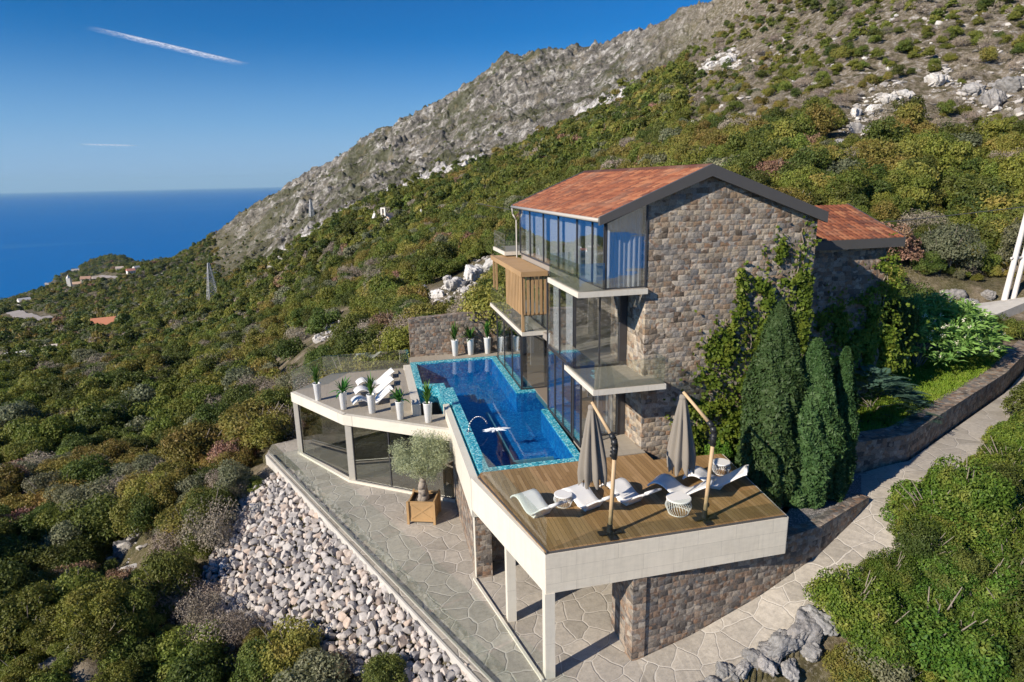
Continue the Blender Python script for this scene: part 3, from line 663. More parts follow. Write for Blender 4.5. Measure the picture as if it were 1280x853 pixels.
# steps up to the pool edge
for k in range(3): MB().box(1.2-.32*k, 1.55, 30.2+1.5*0, 35.5, -.6+0*k, -.6+.18*(3-k)-.0).build('step', M_tileterr, T) if k == 0 else MB().box(1.2-.32*k, 1.2-.32*(k-1)-.002, 30.2, 35.5, -.6, -.6+.18*(3-k)).build('step', M_tileterr, T)
MB().box(1.553, 1.95, 29.35, 36.4, -1.2, -.02).build('coping', M_limew, T)

# ------------------------------------------------------------------ pool
PW = empty('swimming_pool', (5, 28, 0), 'angular swimming pool of deep blue water with turquoise mosaic rim', 'pool')
RIM_O = [(1.96,36.75),(1.96,31.95),(3.02,31.85),(3.02,29.3),(3.42,29.3),(3.42,21.22),(7.42,21.22),(7.60,26.95),(8.62,26.95),(8.62,29.98),(7.06,29.98),(7.12,36.75)]
RIM_I = [(2.30,36.35),(2.30,32.35),(3.42,32.25),(3.42,31.4),(3.78,31.4),(3.78,21.55),(7.14,21.55),(7.28,27.0),(8.6,27.0),(8.6,29.62),(6.74,29.62),(6.78,36.35)]
RIM_O[3:5] = [(3.02,29.36),(3.42,29.36)]
m = MB(); n = len(RIM_O); Rz = .0
m.v += [(p[0],p[1],Rz) for p in RIM_O]+[(p[0],p[1],Rz) for p in RIM_I]+[(p[0],p[1],-.1) for p in RIM_I]+[(p[0],p[1],-.9) for p in RIM_O]
for i in range(n):
    j = (i+1)%n; m.f += [(i, j, n+j, n+i), (n+i, n+j, 2*n+j, 2*n+i), (i, 3*n+i, 3*n+j, j)]
m.build('mosaic_rim', M_mosaic, PW)
# the shallow ledge at the notch is a wide mosaic shelf just under the water
m = MB(); m.v += [(p[0],p[1],-.1) for p in RIM_I]+[(p[0],p[1],-1.05) for p in RIM_I]; m.f += [(i,(i+1)%n,n+(i+1)%n,n+i) for i in range(n)]+[tuple(range(2*n-1,n-1,-1))]
m.build('basin', M_poolin, PW)
m = MB(); 
m.box(5.15, 5.27, 23.6, 29.6, -1.04, -.86); m.box(5.275, 6.9, 23.6, 23.72, -1.04, -.86)
m.build('step_edge', plain('tan_step_edge', (.42,.34,.28), .7), PW)
m = MB(); m.box(5.4, 7.1, 21.6, 22.9, -1.04, -.78); m.build('sun_shelf', M_mosaic, PW)
wm = MB(); wm.v = [(p[0],p[1],-.035) for p in RIM_I]; wm.f = [tuple(range(n))]
wo = wm.build('water', M_water, PW)
# outer wall of the pool with dark overflow slot
m = MB(); m.wall((3.25,21.1), (3.25,29.33), -.18, -1.3, -.16, -1.3, -.16); 
MB().box(3.02, 3.30, 20.95, 29.3, -1.62, -.12).build('outer_fascia', M_limew, PW)
MB().box(3.302, 3.40, 21.3, 29.3, -1.2, -.28).build('overflow_channel', M_mosaic, PW)
MB().box(3.12, 3.72, 21.0, 28.6, -4.2, -1.62).build('side_wall', M_stone_d, PW)
MB().box(2.0, 8.0, 36.76, 37.9, -.6, .02).build('coping', M_tileterr, PW)
# spout and splash
SP = empty('water_spout', (3.55, 25.2, 0), 'arched steel water spout pouring into the pool from its west rim', 'spout')
pts = []; rs = []
for k in range(13):
    a = math.pi*k/12*.86; pts.append((3.62+.42*(1-math.cos(a)), 25.2, .02+.62*math.sin(a)*(1 if a < 1.6 else 1))); rs.append(.024)
MB().path(pts, rs, 8).build('spout_pipe', M_steel, SP, True)
MB().lathe([(.09,.0),(.09,.03),(.05,.035)], (3.62,25.2)).build('base_flange', M_steel, SP)
sf = MB(); rng = random.Random(4)
NF = 72; sf.v.append((4.75, 25.2, .02))
for q in (1, 2, 3):
    for k in range(NF):
        a = 2*math.pi*k/NF; rr_ = q/3*(1+(.35*math.sin(7*a+1)+.25*math.sin(13*a)+.3*rng.uniform(-1, 1))*(q/3)); sf.v.append((4.75+.42*rr_*math.cos(a), 25.2+.15*rr_*math.sin(a), (.035*rng.random() if q < 3 else -.04)))
sf.f = [(0, 1+k, 1+(k+1)%NF) for k in range(NF)]+[(1+q*NF+k, 1+(q+1)*NF+k, 1+(q+1)*NF+(k+1)%NF, 1+q*NF+(k+1)%NF) for q in (0, 1) for k in range(NF)]
sf.build('splash_foam', plain('white_foam', (.85,.88,.9), .4), SP)

# ------------------------------------------------------------------ sun deck
D = empty('sun_deck', (8, 18, 0), 'timber sun deck with pale stone fascia carried on tall square posts', 'deck')
DP = [(3.22,20.9),(4.34,15.6),(12.1,15.7),(12.9,20.62),(9.9,20.75),(9.9,21.2),(3.43,21.2)]
DP = [(3.25,20.85),(4.34,15.6),(12.1,15.7),(12.62,20.4),(9.9,20.55),(9.9,21.2),(3.43,21.2)]
MB().prism(DP, -.12, .0).build('deck_boards', M_deck, D)
f = MB(); f.wall((4.30,15.56), (12.14,15.66), .2, -1.3, -.03); f.wall((12.16,15.664), (12.70,20.4), .2, -1.3, -.03)
f.build('front_fascia', M_lime, D)
f = MB(); f.wall((3.03,20.93), (4.29,15.562), .2, -1.3, -.03); f.build('side_fascia', M_limew, D)
f = MB(); f.wall((4.33,15.59), (12.1,15.69), .06, -.03, .012); f.wall((3.26,20.8), (4.36,15.6), .06, -.03, .012); f.build('edge_trim', M_anth, D)
MB().prism([(p[0]*.985+.12, p[1]*.98+.35) for p in DP], -1.28, -1.05).build('soffit', M_white, D)
for q in ((4.26,15.52), (3.72,18.28), (3.10,21.0)):
    MB().box(q[0], q[0]+.3, q[1]+.02, q[1]+.32, -4.2, -1.302).build('post', M_limew, D)
MB().wall((4.38,15.72), (12.0,15.82), .015, .012, 1.0).build('glass_railing', M_raild, D)
MB().wall((3.42,20.75), (4.38,15.80), .015, .012, 1.0).build('glass_railing', M_raild, D)
f = MB(); f.wall((3.05,21.0), (4.2,15.5), -.09, -4.2, -4.13); f.build('floor_strip', M_limew, D)

# basement core: stone walls seen between the posts
B_ = MB(); B_.box(3.72, 7.4, 21.9, 28, -4.2, -1.30)
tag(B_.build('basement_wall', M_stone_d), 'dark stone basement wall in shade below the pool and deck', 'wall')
# glass railing along the outer edge of the lower terrace
gl = empty('terrace_railing', (-1, 23, -4.2), 'long frameless glass railing along the terrace edge above the rubble', 'railing')
A0, A1 = Vector((-6.1,34.95)), Vector((4.5,11.6))
for k in range(9):
    a = A0.lerp(A1, k/9+.002); b_ = A0.lerp(A1, (k+1)/9-.002)
    MB().wall(a, b_, .02, -4.12, -3.1).build('glass_panel', M_raild, gl)
MB().wall(A0, A1, .08, -4.135, -4.06).build('base_channel', M_gutter, gl)

# ------------------------------------------------------------------ villa
V = empty('stone_villa', (12, 28, 0), 'three storey villa with stone gable, glass front and red tiled roof', 'villa')
YG, XL, XR, YB = 21.5, 8.2, 16.75, 34.6
XS = 9.82        # left edge of the stone gable
def gz(x):       # underside of the roof
    return 8.86+(x-XL)*(10.42-8.86)/(12.08-XL) if x < 12.08 else 8.86+(XR-x)*(10.42-8.86)/(XR-12.08)
g = MB(); g.prism_y([(XS,-1.3),(XR,-1.3),(XR,gz(XR)),(12.08,gz(12.08)),(XS,gz(XS))], YG, YG+.55); 
g.build('gable_wall', M_stone, V)
MB().box(XS, XS+.5, YG+.552, 23.4, -.1, 6.1).build('pier', M_stone, V)
MB().box(XR-.5, XR, YG+.552, YB, -1.3, 8.7).build('side_wall', M_stone, V)
MB().prism_y([(XL+.1,-4),(XR-.5,-4),(XR-.5,gz(XR-.5)),(12.08,gz(12.08)),(XL+.1,gz(XL+.1))], YB-.4, YB).build('rear_wall', M_stone, V)
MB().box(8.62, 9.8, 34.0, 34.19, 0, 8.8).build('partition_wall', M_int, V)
# floors
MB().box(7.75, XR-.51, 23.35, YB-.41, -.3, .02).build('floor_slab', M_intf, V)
for z0, x0, y0 in ((2.85, 8.0, 23.55), (6.1, XL+.08, 22.2)):
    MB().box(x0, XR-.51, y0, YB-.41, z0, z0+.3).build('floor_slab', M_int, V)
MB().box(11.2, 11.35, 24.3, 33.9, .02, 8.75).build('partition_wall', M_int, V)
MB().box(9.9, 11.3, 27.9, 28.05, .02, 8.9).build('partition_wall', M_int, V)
# roof: two pitched planes of barrel tiles
def roof_plane(name, x0, x1, z0, z1, y0, y1, parent, seed=1, axis='y', pitch=.24, rowl=.36):
    """x0,z0 eave; x1,z1 ridge; tiles run from eave to ridge, columns spaced along the other axis"""
    rg = np.random.default_rng(seed); L = math.hypot(x1-x0, z1-z0); nr = int(L/rowl); nc = int((y1-y0)/pitch); sub = 6
    Vv = []; Ff = []; T_ = []
    ux, uz = (x1-x0)/L, (z1-z0)/L; nx, nz = (-uz, ux) if ux > 0 else (uz, -ux)
    if nz < 0: nx, nz = -nx, -nz
    for r in range(nr):
        for half, (s0, lift0, lift1) in enumerate([(r*L/nr, .05, .02)]):
            sa, sb = r*L/nr-.03, (r+1)*L/nr
            base = len(Vv); N = nc*sub+1
            for (s_, lf) in ((sa, .0), (sa, .045), (sb, .015)):
                for k in range(N):
                    ph = k/sub*2*math.pi; h = lf+.045*(abs(math.cos(ph/2))**.8) if lf else .0
                    yy = y0+(y1-y0)*k/(N-1); X = x0+ux*s_+nx*h; Z = z0+uz*s_+nz*h
                    Vv.append((X, yy, Z) if axis == 'y' else (yy, X, Z))
            tn = rg.random(nc+1)*.75+.12*rg.random()
            for q in (0, 1):
                for k in range(N-1):
                    a = base+q*N+k; Ff.append((a, a+1, a+N+1, a+N)); T_.append(tn[(k+sub//2)//sub])
    me = npmesh(name, Vv, np.array(Ff), M_tile, False)
    at = me.attributes.new('tone', 'FLOAT', 'FACE'); at.data.foreach_set('value', np.array(T_, np.float32))
    me.transform(Matrix.Translation(-wloc(parent))); return link(name, me, parent)
ZE = 8.93; ZR = 10.60
rf = roof_plane('roof', 8.02, 12.12, ZE, ZR, 21.38, 35.0, V, 1)
MB().prism_y([(7.95,ZE-.13),(12.1,ZR-.14),(16.6,ZE-.15),(16.6,ZE-.03),(12.1,ZR-.02),(7.95,ZE-.01)], 21.36, 35.0).build('roof_deck', M_anth, rf)
r2_ = roof_plane('roof', 16.95, 12.12, ZE-.1, ZR, 21.38, 35.0, V, 2)
rc_ = MB(); rc_.tube((12.12,21.38,ZR+.02), (12.12,35.0,ZR+.02), .12); rc_.build('ridge_cap', M_tile, rf, True)
vb = MB()
vb.prism_y([(7.9,ZE-.22),(12.1,ZR-.30),(16.97,ZE-.42),(16.97,ZE-.02),(12.1,ZR+.12),(7.9,ZE+.07)], 21.22, 21.37); vb.build('verge_board', M_anth, V)
vb = MB(); vb.prism_y([(7.9,ZE-.22),(12.1,ZR-.30),(16.97,ZE-.42),(16.97,ZE-.02),(12.1,ZR+.12),(7.9,ZE+.07)], 35.01, 35.15); vb.build('verge_board', M_anth, V)
gt = MB(); gt.tube((7.93,21.4,ZE-.05), (7.93,35.1,ZE-.05), .075); gt.build('gutter', M_gutter, V, True)
MB().path([(7.93,35.05,ZE-.1),(7.95,35.0,ZE-.45),(8.12,34.9,ZE-.75),(8.12,34.9,3.3)], [.045]*4, 8).build('downpipe', M_gutter, V, True)
# top storey glazing
window(V, (XL,34.4), (XL,YG+.02), 6.4, 8.80, (.17,.37,.56,.76,.90), ((.03,.15),(.19,.34),(.40,.54),(.58,.74),(.79,.89)), curt=1)
window(V, (XL+.03,YG-.0), (XS-.01,YG-.0), 6.4, 8.80, (), ((.06,.95),), z1b=gz(XS)-.06)
# middle and ground storeys: the projecting glazed bay
window(V, (7.62,27.0), (7.62,23.22), 3.04, 6.08, (.5,), ((.06,.28),(.55,.9)))
window(V, (7.66,23.2), (9.8,23.2), 3.04, 6.08, (.48,), ())
MB().box(9.5, 9.8, 23.12, 23.4, .02, 6.08).build('column', M_frame, V)
window(V, (7.62,27.0), (7.62,22.3), .02, 3.0, (.25,.5,.75), ())
window(V, (7.66,23.25), (9.6,23.25), .02, 3.0, (.42,), ((.5,.92),))
MB().box(7.6, 7.7, 23.21, 23.3, .02, 3.0).build('column', M_frame, V)
# terrace floor in front of the doors
MB().box(7.62, 9.88, 21.22, 23.18, -.2, .03).build('threshold_tiles', M_tileterr, V)
window(V, (8.22,30.0), (8.22,27.03), 3.22, 6.08, (.5,), ())
# bay over the pool
window(V, (7.1,36.0), (7.1,30.02), .02, 2.82, (.33,.66), ())
window(V, (7.12,30.0), (8.6,30.0), .02, 2.82, (), ())
MB().box(7.2, 7.42, 30.1, 30.32, .02, 2.82).build('column', M_frame, V)
MB().box(8.35, 8.6, 30.1, 30.3, .02, 2.82).build('column', M_frame, V)
MB().box(7.15, 8.7, 30.05, 36.2, -.3, .0).build('floor_slab', M_intf, V)
window(V, (8.22,34.4), (8.22,30.1), 3.22, 6.08, (.5,), ())
def balcony(name_poly, z, rails, label=None, th=.2, h=1.0, inset=.06):
    s = MB().prism(name_poly, z-th, z).build('balcony', M_limew, V)
    MB().prism([((p[0]-np.mean([q[0] for q in name_poly]))*.965+np.mean([q[0] for q in name_poly]), (p[1]-np.mean([q[1] for q in name_poly]))*.975+np.mean([q[1] for q in name_poly])) for p in name_poly], z+.002, z+.012).build('paving', M_tileterr, s)
    for a, b_ in rails: MB().wall(a, b_, .018, z+.012, z+h).build('glass_railing', M_rail, s)
    return s
balcony([(7.14,21.28),(9.8,21.28),(9.8,21.49),(8.19,21.49),(8.19,25.2),(7.14,25.2)], 6.4, [((7.2,25.15),(7.2,21.34)),((7.22,21.32),(8.15,21.32)),((7.22,25.14),(8.15,25.14))])
balcony([(7.45,20.45),(10.25,20.45),(10.25,21.49),(9.8,21.49),(9.8,23.18),(7.60,23.18),(7.45,23.9)], 3.0, [((7.5,23.8),(7.5,20.52)),((7.52,20.5),(10.2,20.5)),((10.2,20.52),(10.2,21.45))])
wb = balcony([(6.95,29.1),(8.2,29.1),(8.2,37.2),(6.95,37.2)], 3.2, [((7.0,37.1),(7.0,29.16)),((7.02,29.14),(8.15,29.14)),((7.02,37.14),(8.15,37.14))], h=.95)
balcony([(7.5,35.3),(9.6,35.3),(9.6,38.6),(7.5,38.6)], 6.4, [((7.55,38.5),(7.55,35.35)),((7.56,38.55),(9.5,38.55))])
# timber slat enclosure on the wooden balcony
S_ = MB().box(6.92, 8.2, 28.95, 36.3, 6.02, 6.12).build('timber_canopy', M_slat, V)
c_ = MB(); c_.box(6.90, 6.99, 28.9, 36.35, 5.90, 6.14); c_.box(6.99, 8.2, 28.9, 28.99, 5.90, 6.14); c_.build('canopy_beam', M_slat, S_)
sl_ = MB(); y = 29.0
while y < 32.6: sl_.box(6.94, 6.98, y, y+.19, 4.05, 5.9); y += .33
sl_.box(6.985, 7.02, 29.0, 32.6, 4.0, 4.1); sl_.build('side_screen', M_slat, S_)
sl_ = MB(); x = 7.0
while x < 8.1: sl_.box(x, x+.12, 29.02, 29.06, 4.05, 5.9); x += .21
sl_.box(6.99, 8.15, 29.065, 29.1, 4.0, 4.1); sl_.build('front_screen', M_slat, S_)
MB().box(6.96, 7.08, 29.1, 29.22, 3.212, 6.0).build('post', M_slat, S_)
for yy in (35.2, 36.0): MB().box(6.96, 7.06, yy, yy+.1, 4.3, 6.0).build('post', M_slat, S_)
# annex
A_ = empty('stone_annex', (20.5, 27, 0), 'stone annex with a smaller red tiled roof right of the main gable', 'annex')
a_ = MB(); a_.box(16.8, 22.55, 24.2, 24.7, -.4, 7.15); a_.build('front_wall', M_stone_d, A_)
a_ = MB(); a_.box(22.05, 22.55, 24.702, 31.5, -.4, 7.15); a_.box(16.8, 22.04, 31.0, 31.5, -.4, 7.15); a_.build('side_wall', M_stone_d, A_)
ar = roof_plane('roof', 23.95, 27.6, 7.50, 8.78, 17.0, 23.05, A_, 5, axis='x')
ar2 = roof_plane('roof', 31.3, 27.6, 7.50, 8.78, 17.0, 23.05, A_, 6, axis='x')
MB().box(17.0, 23.08, 23.82, 23.94, 7.12, 7.52).build('fascia_board', M_anth, A_)
m = MB(); m.add([(23.06,23.94,7.12),(23.06,31.3,7.12),(23.06,27.6,8.5),(23.06,23.94,7.56),(23.06,31.3,7.56),(23.06,27.6,8.86),(23.14,23.94,7.12),(23.14,31.3,7.12),(23.14,27.6,8.5),(23.14,23.94,7.56),(23.14,31.3,7.56),(23.14,27.6,8.86)],
   [(0,3,5,2),(2,5,4,1),(6,8,11,9),(8,7,10,11),(3,9,11,5),(5,11,10,4),(0,2,8,6),(2,1,7,8),(0,6,9,3),(1,4,10,7)]); m.build('verge_board', M_anth, A_)
MB().prism_y([(16.85,7.13),(22.9,7.13),(22.9,7.3),(16.85,7.3)], 24.0, 31.2).build('soffit', M_anth, A_)

# ------------------------------------------------------------------ loungers
def lounger_meshes():
    prof = [(0,.20),(.10,.30),(.22,.37),(.38,.39),(.54,.34),(.70,.24),(.86,.15),(1.02,.10),(1.16,.12),(1.32,.22),(1.50,.36),(1.68,.50),(1.84,.62),(1.96,.70),(2.04,.73)]
    # smooth the profile
    P = prof
    for _ in range(2):
        Q = [P[0]]
        for a, b in zip(P[:-1], P[1:]): Q += [(a[0]*.75+b[0]*.25, a[1]*.75+b[1]*.25), (a[0]*.25+b[0]*.75, a[1]*.25+b[1]*.75)]
        P = Q+[P[-1]]
    m = MB(); th = .075; n = len(P); W2 = .42; rows = []
    for i, (x, z) in enumerate(P):
        d = Vector((P[min(i+1,n-1)][0]-P[max(i-1,0)][0], P[min(i+1,n-1)][1]-P[max(i-1,0)][1])).normalized(); nx, nz = -d.y, d.x
        ring = []
        for (s, t) in ((-1,.35),(-.93,1),(-.5,.86),(0,.8),(.5,.86),(.93,1),(1,.35),(.93,-.3),(0,-.45),(-.93,-.3)):
            ring.append((x+nx*t*th*.6, s*W2, z+nz*t*th*.6))
        rows.append(ring)
    k = len(rows[0])
    for r in rows: m.v += r
    for i in range(n-1):
        for j in range(k): m.f.append((i*k+j, i*k+(j+1)%k, (i+1)*k+(j+1)%k, (i+1)*k+j))
    m.f += [tuple(range(k))[::-1], tuple(range((n-1)*k, n*k))]
    f = MB()                                    # solid keel under the seat, down to the floor
    f.prism_y([(.62,.30),(.80,.0),(1.22,.0),(1.40,.26),(1.02,.09)], -.30, .30)
    h = MB(); h.tube((1.99,-.24,.735), (1.99,.24,.735), .055, n=12)
    return m.mesh('shell', M_loung, smooth=True), f.mesh('base', M_loung), h.mesh('head_roll', M_loung, smooth=True)
LM = lounger_meshes()
def lounger(foot, head, z, label, group, s=1.0):
    a = math.atan2(head[1]-foot[1], head[0]-foot[0])
    r = empty('sun_lounger', (foot[0], foot[1], z), label, 'sun lounger', group, a); r.scale = (s, s, s)
    for nm, me in zip(('shell','base','head_roll'), LM): link(nm, me, r)
dk = [((4.35,18.8),(5.0,16.95),'white wave lounger nearest the pool corner at the left end of the sun deck'),
      ((6.05,18.8),(6.7,16.95),'white wave lounger between the small round table and the nearer parasol pole'),
      ((7.45,18.8),(8.1,16.95),'white wave lounger in the middle of the row beside the low white wire table'),
      ((8.95,18.55),(10.25,17.0),'white wave lounger behind the farther parasol pole, second from the cypresses'),
      ((10.25,18.75),(11.9,17.5),'white wave lounger at the cypress end of the row with its head raised')]
for f_, h_, lb in dk: lounger(f_, h_, .0, lb, 'white loungers on the timber deck')
for f_, h_, lb in [((-1.1,34.7),(1.05,35.05),'white wave lounger by the back glass railing, farthest of the left trio'), ((-1.2,33.2),(.95,33.55),'white wave lounger in the middle of the trio on the tiled terrace'), ((-1.3,31.6),(.85,31.95),'white wave lounger behind the potted plants, nearest of the trio')]:
    lounger(f_, h_, -.6, lb, 'white loungers on the tiled terrace', 1.0)

# ------------------------------------------------------------------ round wire tables
def wire_table_meshes():
    t = MB().lathe([(.27,.36),(.30,.37),(.30,.395),(.285,.405),(0.001,.405)], n=28).mesh('table_top', M_loung, smooth=False)
    w_ = MB()
    for k in range(30):
        a = 2*math.pi*k/30; p = [(.26*math.cos(a+o)*q, .26*math.sin(a+o)*q, z) for (o, q, z) in ((0,1.0,.37),(.18,1.22,.2),(.36,.92,.015))]
        w_.path(p, [.007,.007,.007], 5)
    for k in range(28):
        a, b = 2*math.pi*k/28, 2*math.pi*(k+1)/28; w_.tube((.24*math.cos(a),.24*math.sin(a),.012), (.24*math.cos(b),.24*math.sin(b),.012), .01, n=6)
    return t, w_.mesh('wire_base', M_wire)
TM = wire_table_meshes()
for (x, y, s, lb) in ((5.62,18.15,1.0,'round white wire table between the first two loungers'), (8.98,16.75,1.3,'low white wire table at the foot of the farther parasol'), (11.75,18.95,1.05,'white wire table behind the last lounger near the cypresses')):
    r = empty('side_table', (x, y, 0), lb, 'side table', 'round wire tables on the deck'); r.scale = (s, s, s)
    link('table_top', TM[0], r); link('wire_base', TM[1], r)

# ------------------------------------------------------------------ closed parasols
def parasol(base, lean, tip, label, seed):
    P = empty('closed_parasol', (base[0], base[1], 0), label, 'parasol', 'closed parasols on the deck')
    bx, by = base; J = (lean[0], lean[1], 2.95); TP_ = (tip[0], tip[1], 3.88)
    MB().tube((bx,by,.0), (bx+(J[0]-bx)*.86,by+(J[1]-by)*.86,2.50), .065, .06, 12).build('pole', M_pole, P, True)
    a = Vector(J); t = Vector(TP_); d = (t-a)
    MB().tube(a+d*.14, t, .06, .045, 12).build('arm', M_pole, P, True)
    MB().path([(bx+(J[0]-bx)*.82,by+(J[1]-by)*.82,2.42),(bx+(J[0]-bx)*.97,by+(J[1]-by)*.97,2.82),tuple(a+d*.06),tuple(a+d*.2)], [.085,.095,.095,.08], 12).build('joint', M_black, P, True)
    jc = MB()
    for k in range(4): jc.box(J[0]-.11+.01*k, J[0]-.05+.01*k, J[1]-.14, J[1]+.14, 2.45+.12*k, 2.50+.12*k)
    jc.build('clamp', M_black, P)
    b = MB(); b.box(bx-.11, bx+.11, by-.36, by+.36, .005, .055); b.box(bx-.36, bx+.36, by-.11, by+.11, .056, .085); b.tube((bx,by,.08), (bx,by,.34), .10, .08, 12); b.build('base_plate', M_black, P)
    rng = random.Random(seed); n = 64; rows = 22; V_ = []; Hh = 2.25
    for r in range(rows+1):
        t_ = r/rows; z = 3.74-Hh*t_; rad = .08+.40*min(1, t_*1.15)**.85*(1-.10*max(0, t_-.85)/.15)
        for k in range(n):
            th = 2*math.pi*k/n; fold = .5+.5*math.cos(8*th+.4*math.sin(2.2*t_+seed)); q = rad*(1-.36*(1-fold)**1.3*min(1, t_*3))*(1+.05*math.sin(3*th+seed+t_*3))
            zz = z-(.26*fold*t_**5 if r > rows-5 else 0)
            V_.append((tip[0]+q*math.cos(th)+.05*t_, tip[1]+q*math.sin(th), zz))
    m = MB(); m.v = V_; m.f = [(r*n+k, (r+1)*n+k, (r+1)*n+(k+1)%n, r*n+(k+1)%n) for r in range(rows) for k in range(n)]
    can = m.build('canopy', M_cloth, P, True); can.data.materials[0] = M_cloth
    MB().lathe([(.0,3.80),(.10,3.78),(.12,3.70),(.09,3.60),(.07,3.56)], tip, 16).build('canopy_cap', M_cloth, can, True)
    MB().tube((tip[0]+.03,tip[1],1.28), (tip[0],tip[1],3.9), .025).build('mast', M_frame, P)
    rb = MB()
    for k in range(8):
        th = 2*math.pi*k/8; rb.tube((tip[0]+.05+.30*math.cos(th),tip[1]+.30*math.sin(th),1.18), (tip[0]+.08*math.cos(th),tip[1]+.08*math.sin(th),3.5), .012, n=6)
    rb.build('ribs', M_frame, P)
parasol((6.43,16.09), (6.55,16.10), (6.15,17.0), 'closed taupe cantilever parasol with wooden pole, nearer the pool', 1)
parasol((9.54,16.13), (9.75,16.2), (9.15,17.1), 'closed taupe cantilever parasol with wooden pole, nearer the cypresses', 5)

# ------------------------------------------------------------------ foliage builders
def leaf_quads(pts, nrm, size, rg, aspect=.55, jitter=.6):
    """rhombic leaves at pts, facing roughly nrm; returns verts, faces"""
    N = len(pts); n = nrm+rg.normal(0, jitter, (N, 3)); n /= np.linalg.norm(n, axis=1)[:, None]+1e-9
    a = np.cross(n, rg.normal(0, 1, (N, 3))); a /= np.linalg.norm(a, axis=1)[:, None]+1e-9; b = np.cross(n, a)
    s = (size*(rg.random(N)*.7+.65))[:, None]
    V_ = np.stack([pts-a*s, pts-b*s*aspect+a*s*.1, pts+a*s, pts+b*s*aspect+a*s*.1], 1).reshape(-1, 3)
    return V_, np.arange(N*4).reshape(N, 4)
def lumps(rg, n, flat=.75, spread=.62):
    th = rg.random(n)*2*np.pi; u = rg.random(n)**.6; ph = rg.random(n)
    r = spread*np.sqrt(u)*np.sqrt(1-(ph*.8)**2); c = np.stack([r*np.cos(th), r*np.sin(th), .25+ph*flat*.75], 1)
    return c, rg.random(n)*.17+.20
def crown_pts(rg, n, nl, flat=.75, spread=.62, lr=1.):
    c, rad = lumps(rg, nl, flat, spread); rad = rad*lr; k = rg.choice(nl, n, p=rad**2/np.sum(rad**2))
    d = rg.normal(0, 1, (n, 3)); d[:, 2] = np.abs(d[:, 2])*.9-.15*rg.random(n); d /= np.linalg.norm(d, axis=1)[:, None]
    p = c[k]+d*(rad[k]*(.70+.38*rg.random(n)**.7))[:, None]
    return p, d
def crown_mesh(name, mat, seed, n, leaf, nl=22, flat=.75, spread=.62, lr=1., aspect=.55):
    rg = np.random.default_rng(seed); p, d = crown_pts(rg, n, nl, flat, spread, lr); V_, F_ = leaf_quads(p, d, leaf, rg, aspect)
    return npmesh(name, V_, F_, mat)
def stems_mesh(name, seed, mat, h=.6, n=6, spread=.4, r=.03):
    rg = random.Random(seed); m = MB()
    for k in range(n):
        a = rg.random()*6.28; q = rg.uniform(.1, spread); e = (q*math.cos(a), q*math.sin(a), h*rg.uniform(.7, 1.1)); mid = (e[0]*.35+rg.uniform(-.05,.05), e[1]*.35+rg.uniform(-.05,.05), e[2]*.5)
        m.path([(e[0]*.1,e[1]*.1,-.25), mid, e], [r, r*.7, r*.3], 6)
    return m.mesh(name, mat)

# potted plants ------------------------------------------------------
def pot_mesh(): return MB().lathe([(.12,0),(.135,.01),(.185,.80),(.20,.82),(.185,.835),(.165,.82),(.15,.74)], n=24).mesh('pot', M_pot, smooth=True)
POTM = pot_mesh(); SOILM = MB().lathe([(.155,.72),(.155,.76),(.001,.765)], n=16).mesh('soil', M_soil)
def spiky(seed, kind):
    rg = random.Random(seed); m = MB()
    N = 60 if kind == 0 else 22
    for k in range(N):
        a = rg.random()*6.28; tilt = rg.uniform(.05,.5) if kind == 0 else rg.uniform(.15,1.0); L = rg.uniform(.30,.62) if kind == 0 else rg.uniform(.45,.8); z0 = .78+ (rg.random()*.5 if kind == 0 else rg.random()*.12)
        wd = .028 if kind == 0 else .055; dx, dy = math.cos(a), math.sin(a); pv = None; vs = []
        for j in range(5):
            t = j/4; s = L*t; rr = .03+s*math.sin(tilt+t*.5*tilt); z = z0+s*math.cos(tilt+t*.7*tilt); w2 = wd*math.sin(math.pi*(.12+.86*t))*1.0
            vs += [(dx*rr-dy*w2, dy*rr+dx*w2, z), (dx*rr+dy*w2, dy*rr-dx*w2, z)]
        m.add(vs, [(2*j,2*j+1,2*j+3,2*j+2) for j in range(4)])
    if kind == 0: m.tube((0,0,.7),(0,0,1.3),.02)
    return m.mesh('leaves', L_pot)
SPK = [spiky(1,0), spiky(2,1), spiky(3,0), spiky(4,1)]
def potted(x, y, z, kind, s, label, group):
    r = empty('potted_plant', (x, y, z), label, 'potted plant', group, rz=x*3); r.scale = (s, s, s)
    link('pot', POTM, r); sm = link('soil', SOILM, r); link('leaves', SPK[kind], r)
for x, y, k, s, lb in ((-3.06,33.1,0,1.1,'upright spiky plant in a white pot nearest the outer corner of the tiled terrace'), (-1.72,31.3,1,1.1,'broad leaved plant in a white pot just left of the nearest terrace lounger'), (-.35,30.35,2,1.15,'upright spiky plant in a white pot in front of the three loungers'), (.95,29.1,3,1.1,'arching broad leaved plant in a white pot beside the pool steps'), (2.2,28.35,0,1.15,'dark spiky plant in a white pot behind the olive tree at the pool notch')):
    potted(x, y, -.6, k, s, lb, 'white potted plants on the tiled terrace')
for x, y, k, lb in ((4.75,37.4,0,'upright plant in a white pot, first from the left against the stone wall'), (5.7,37.4,1,'arching light green plant in a white pot, second from the left by the stone wall'), (6.75,37.4,2,'upright plant in a white pot, third from the left by the stone wall'), (7.85,37.4,0,'upright plant in a white pot by the stone wall, seen through the glass bay')):
    potted(x, y, .02, k, 1.2, lb, 'white potted plants behind the pool')

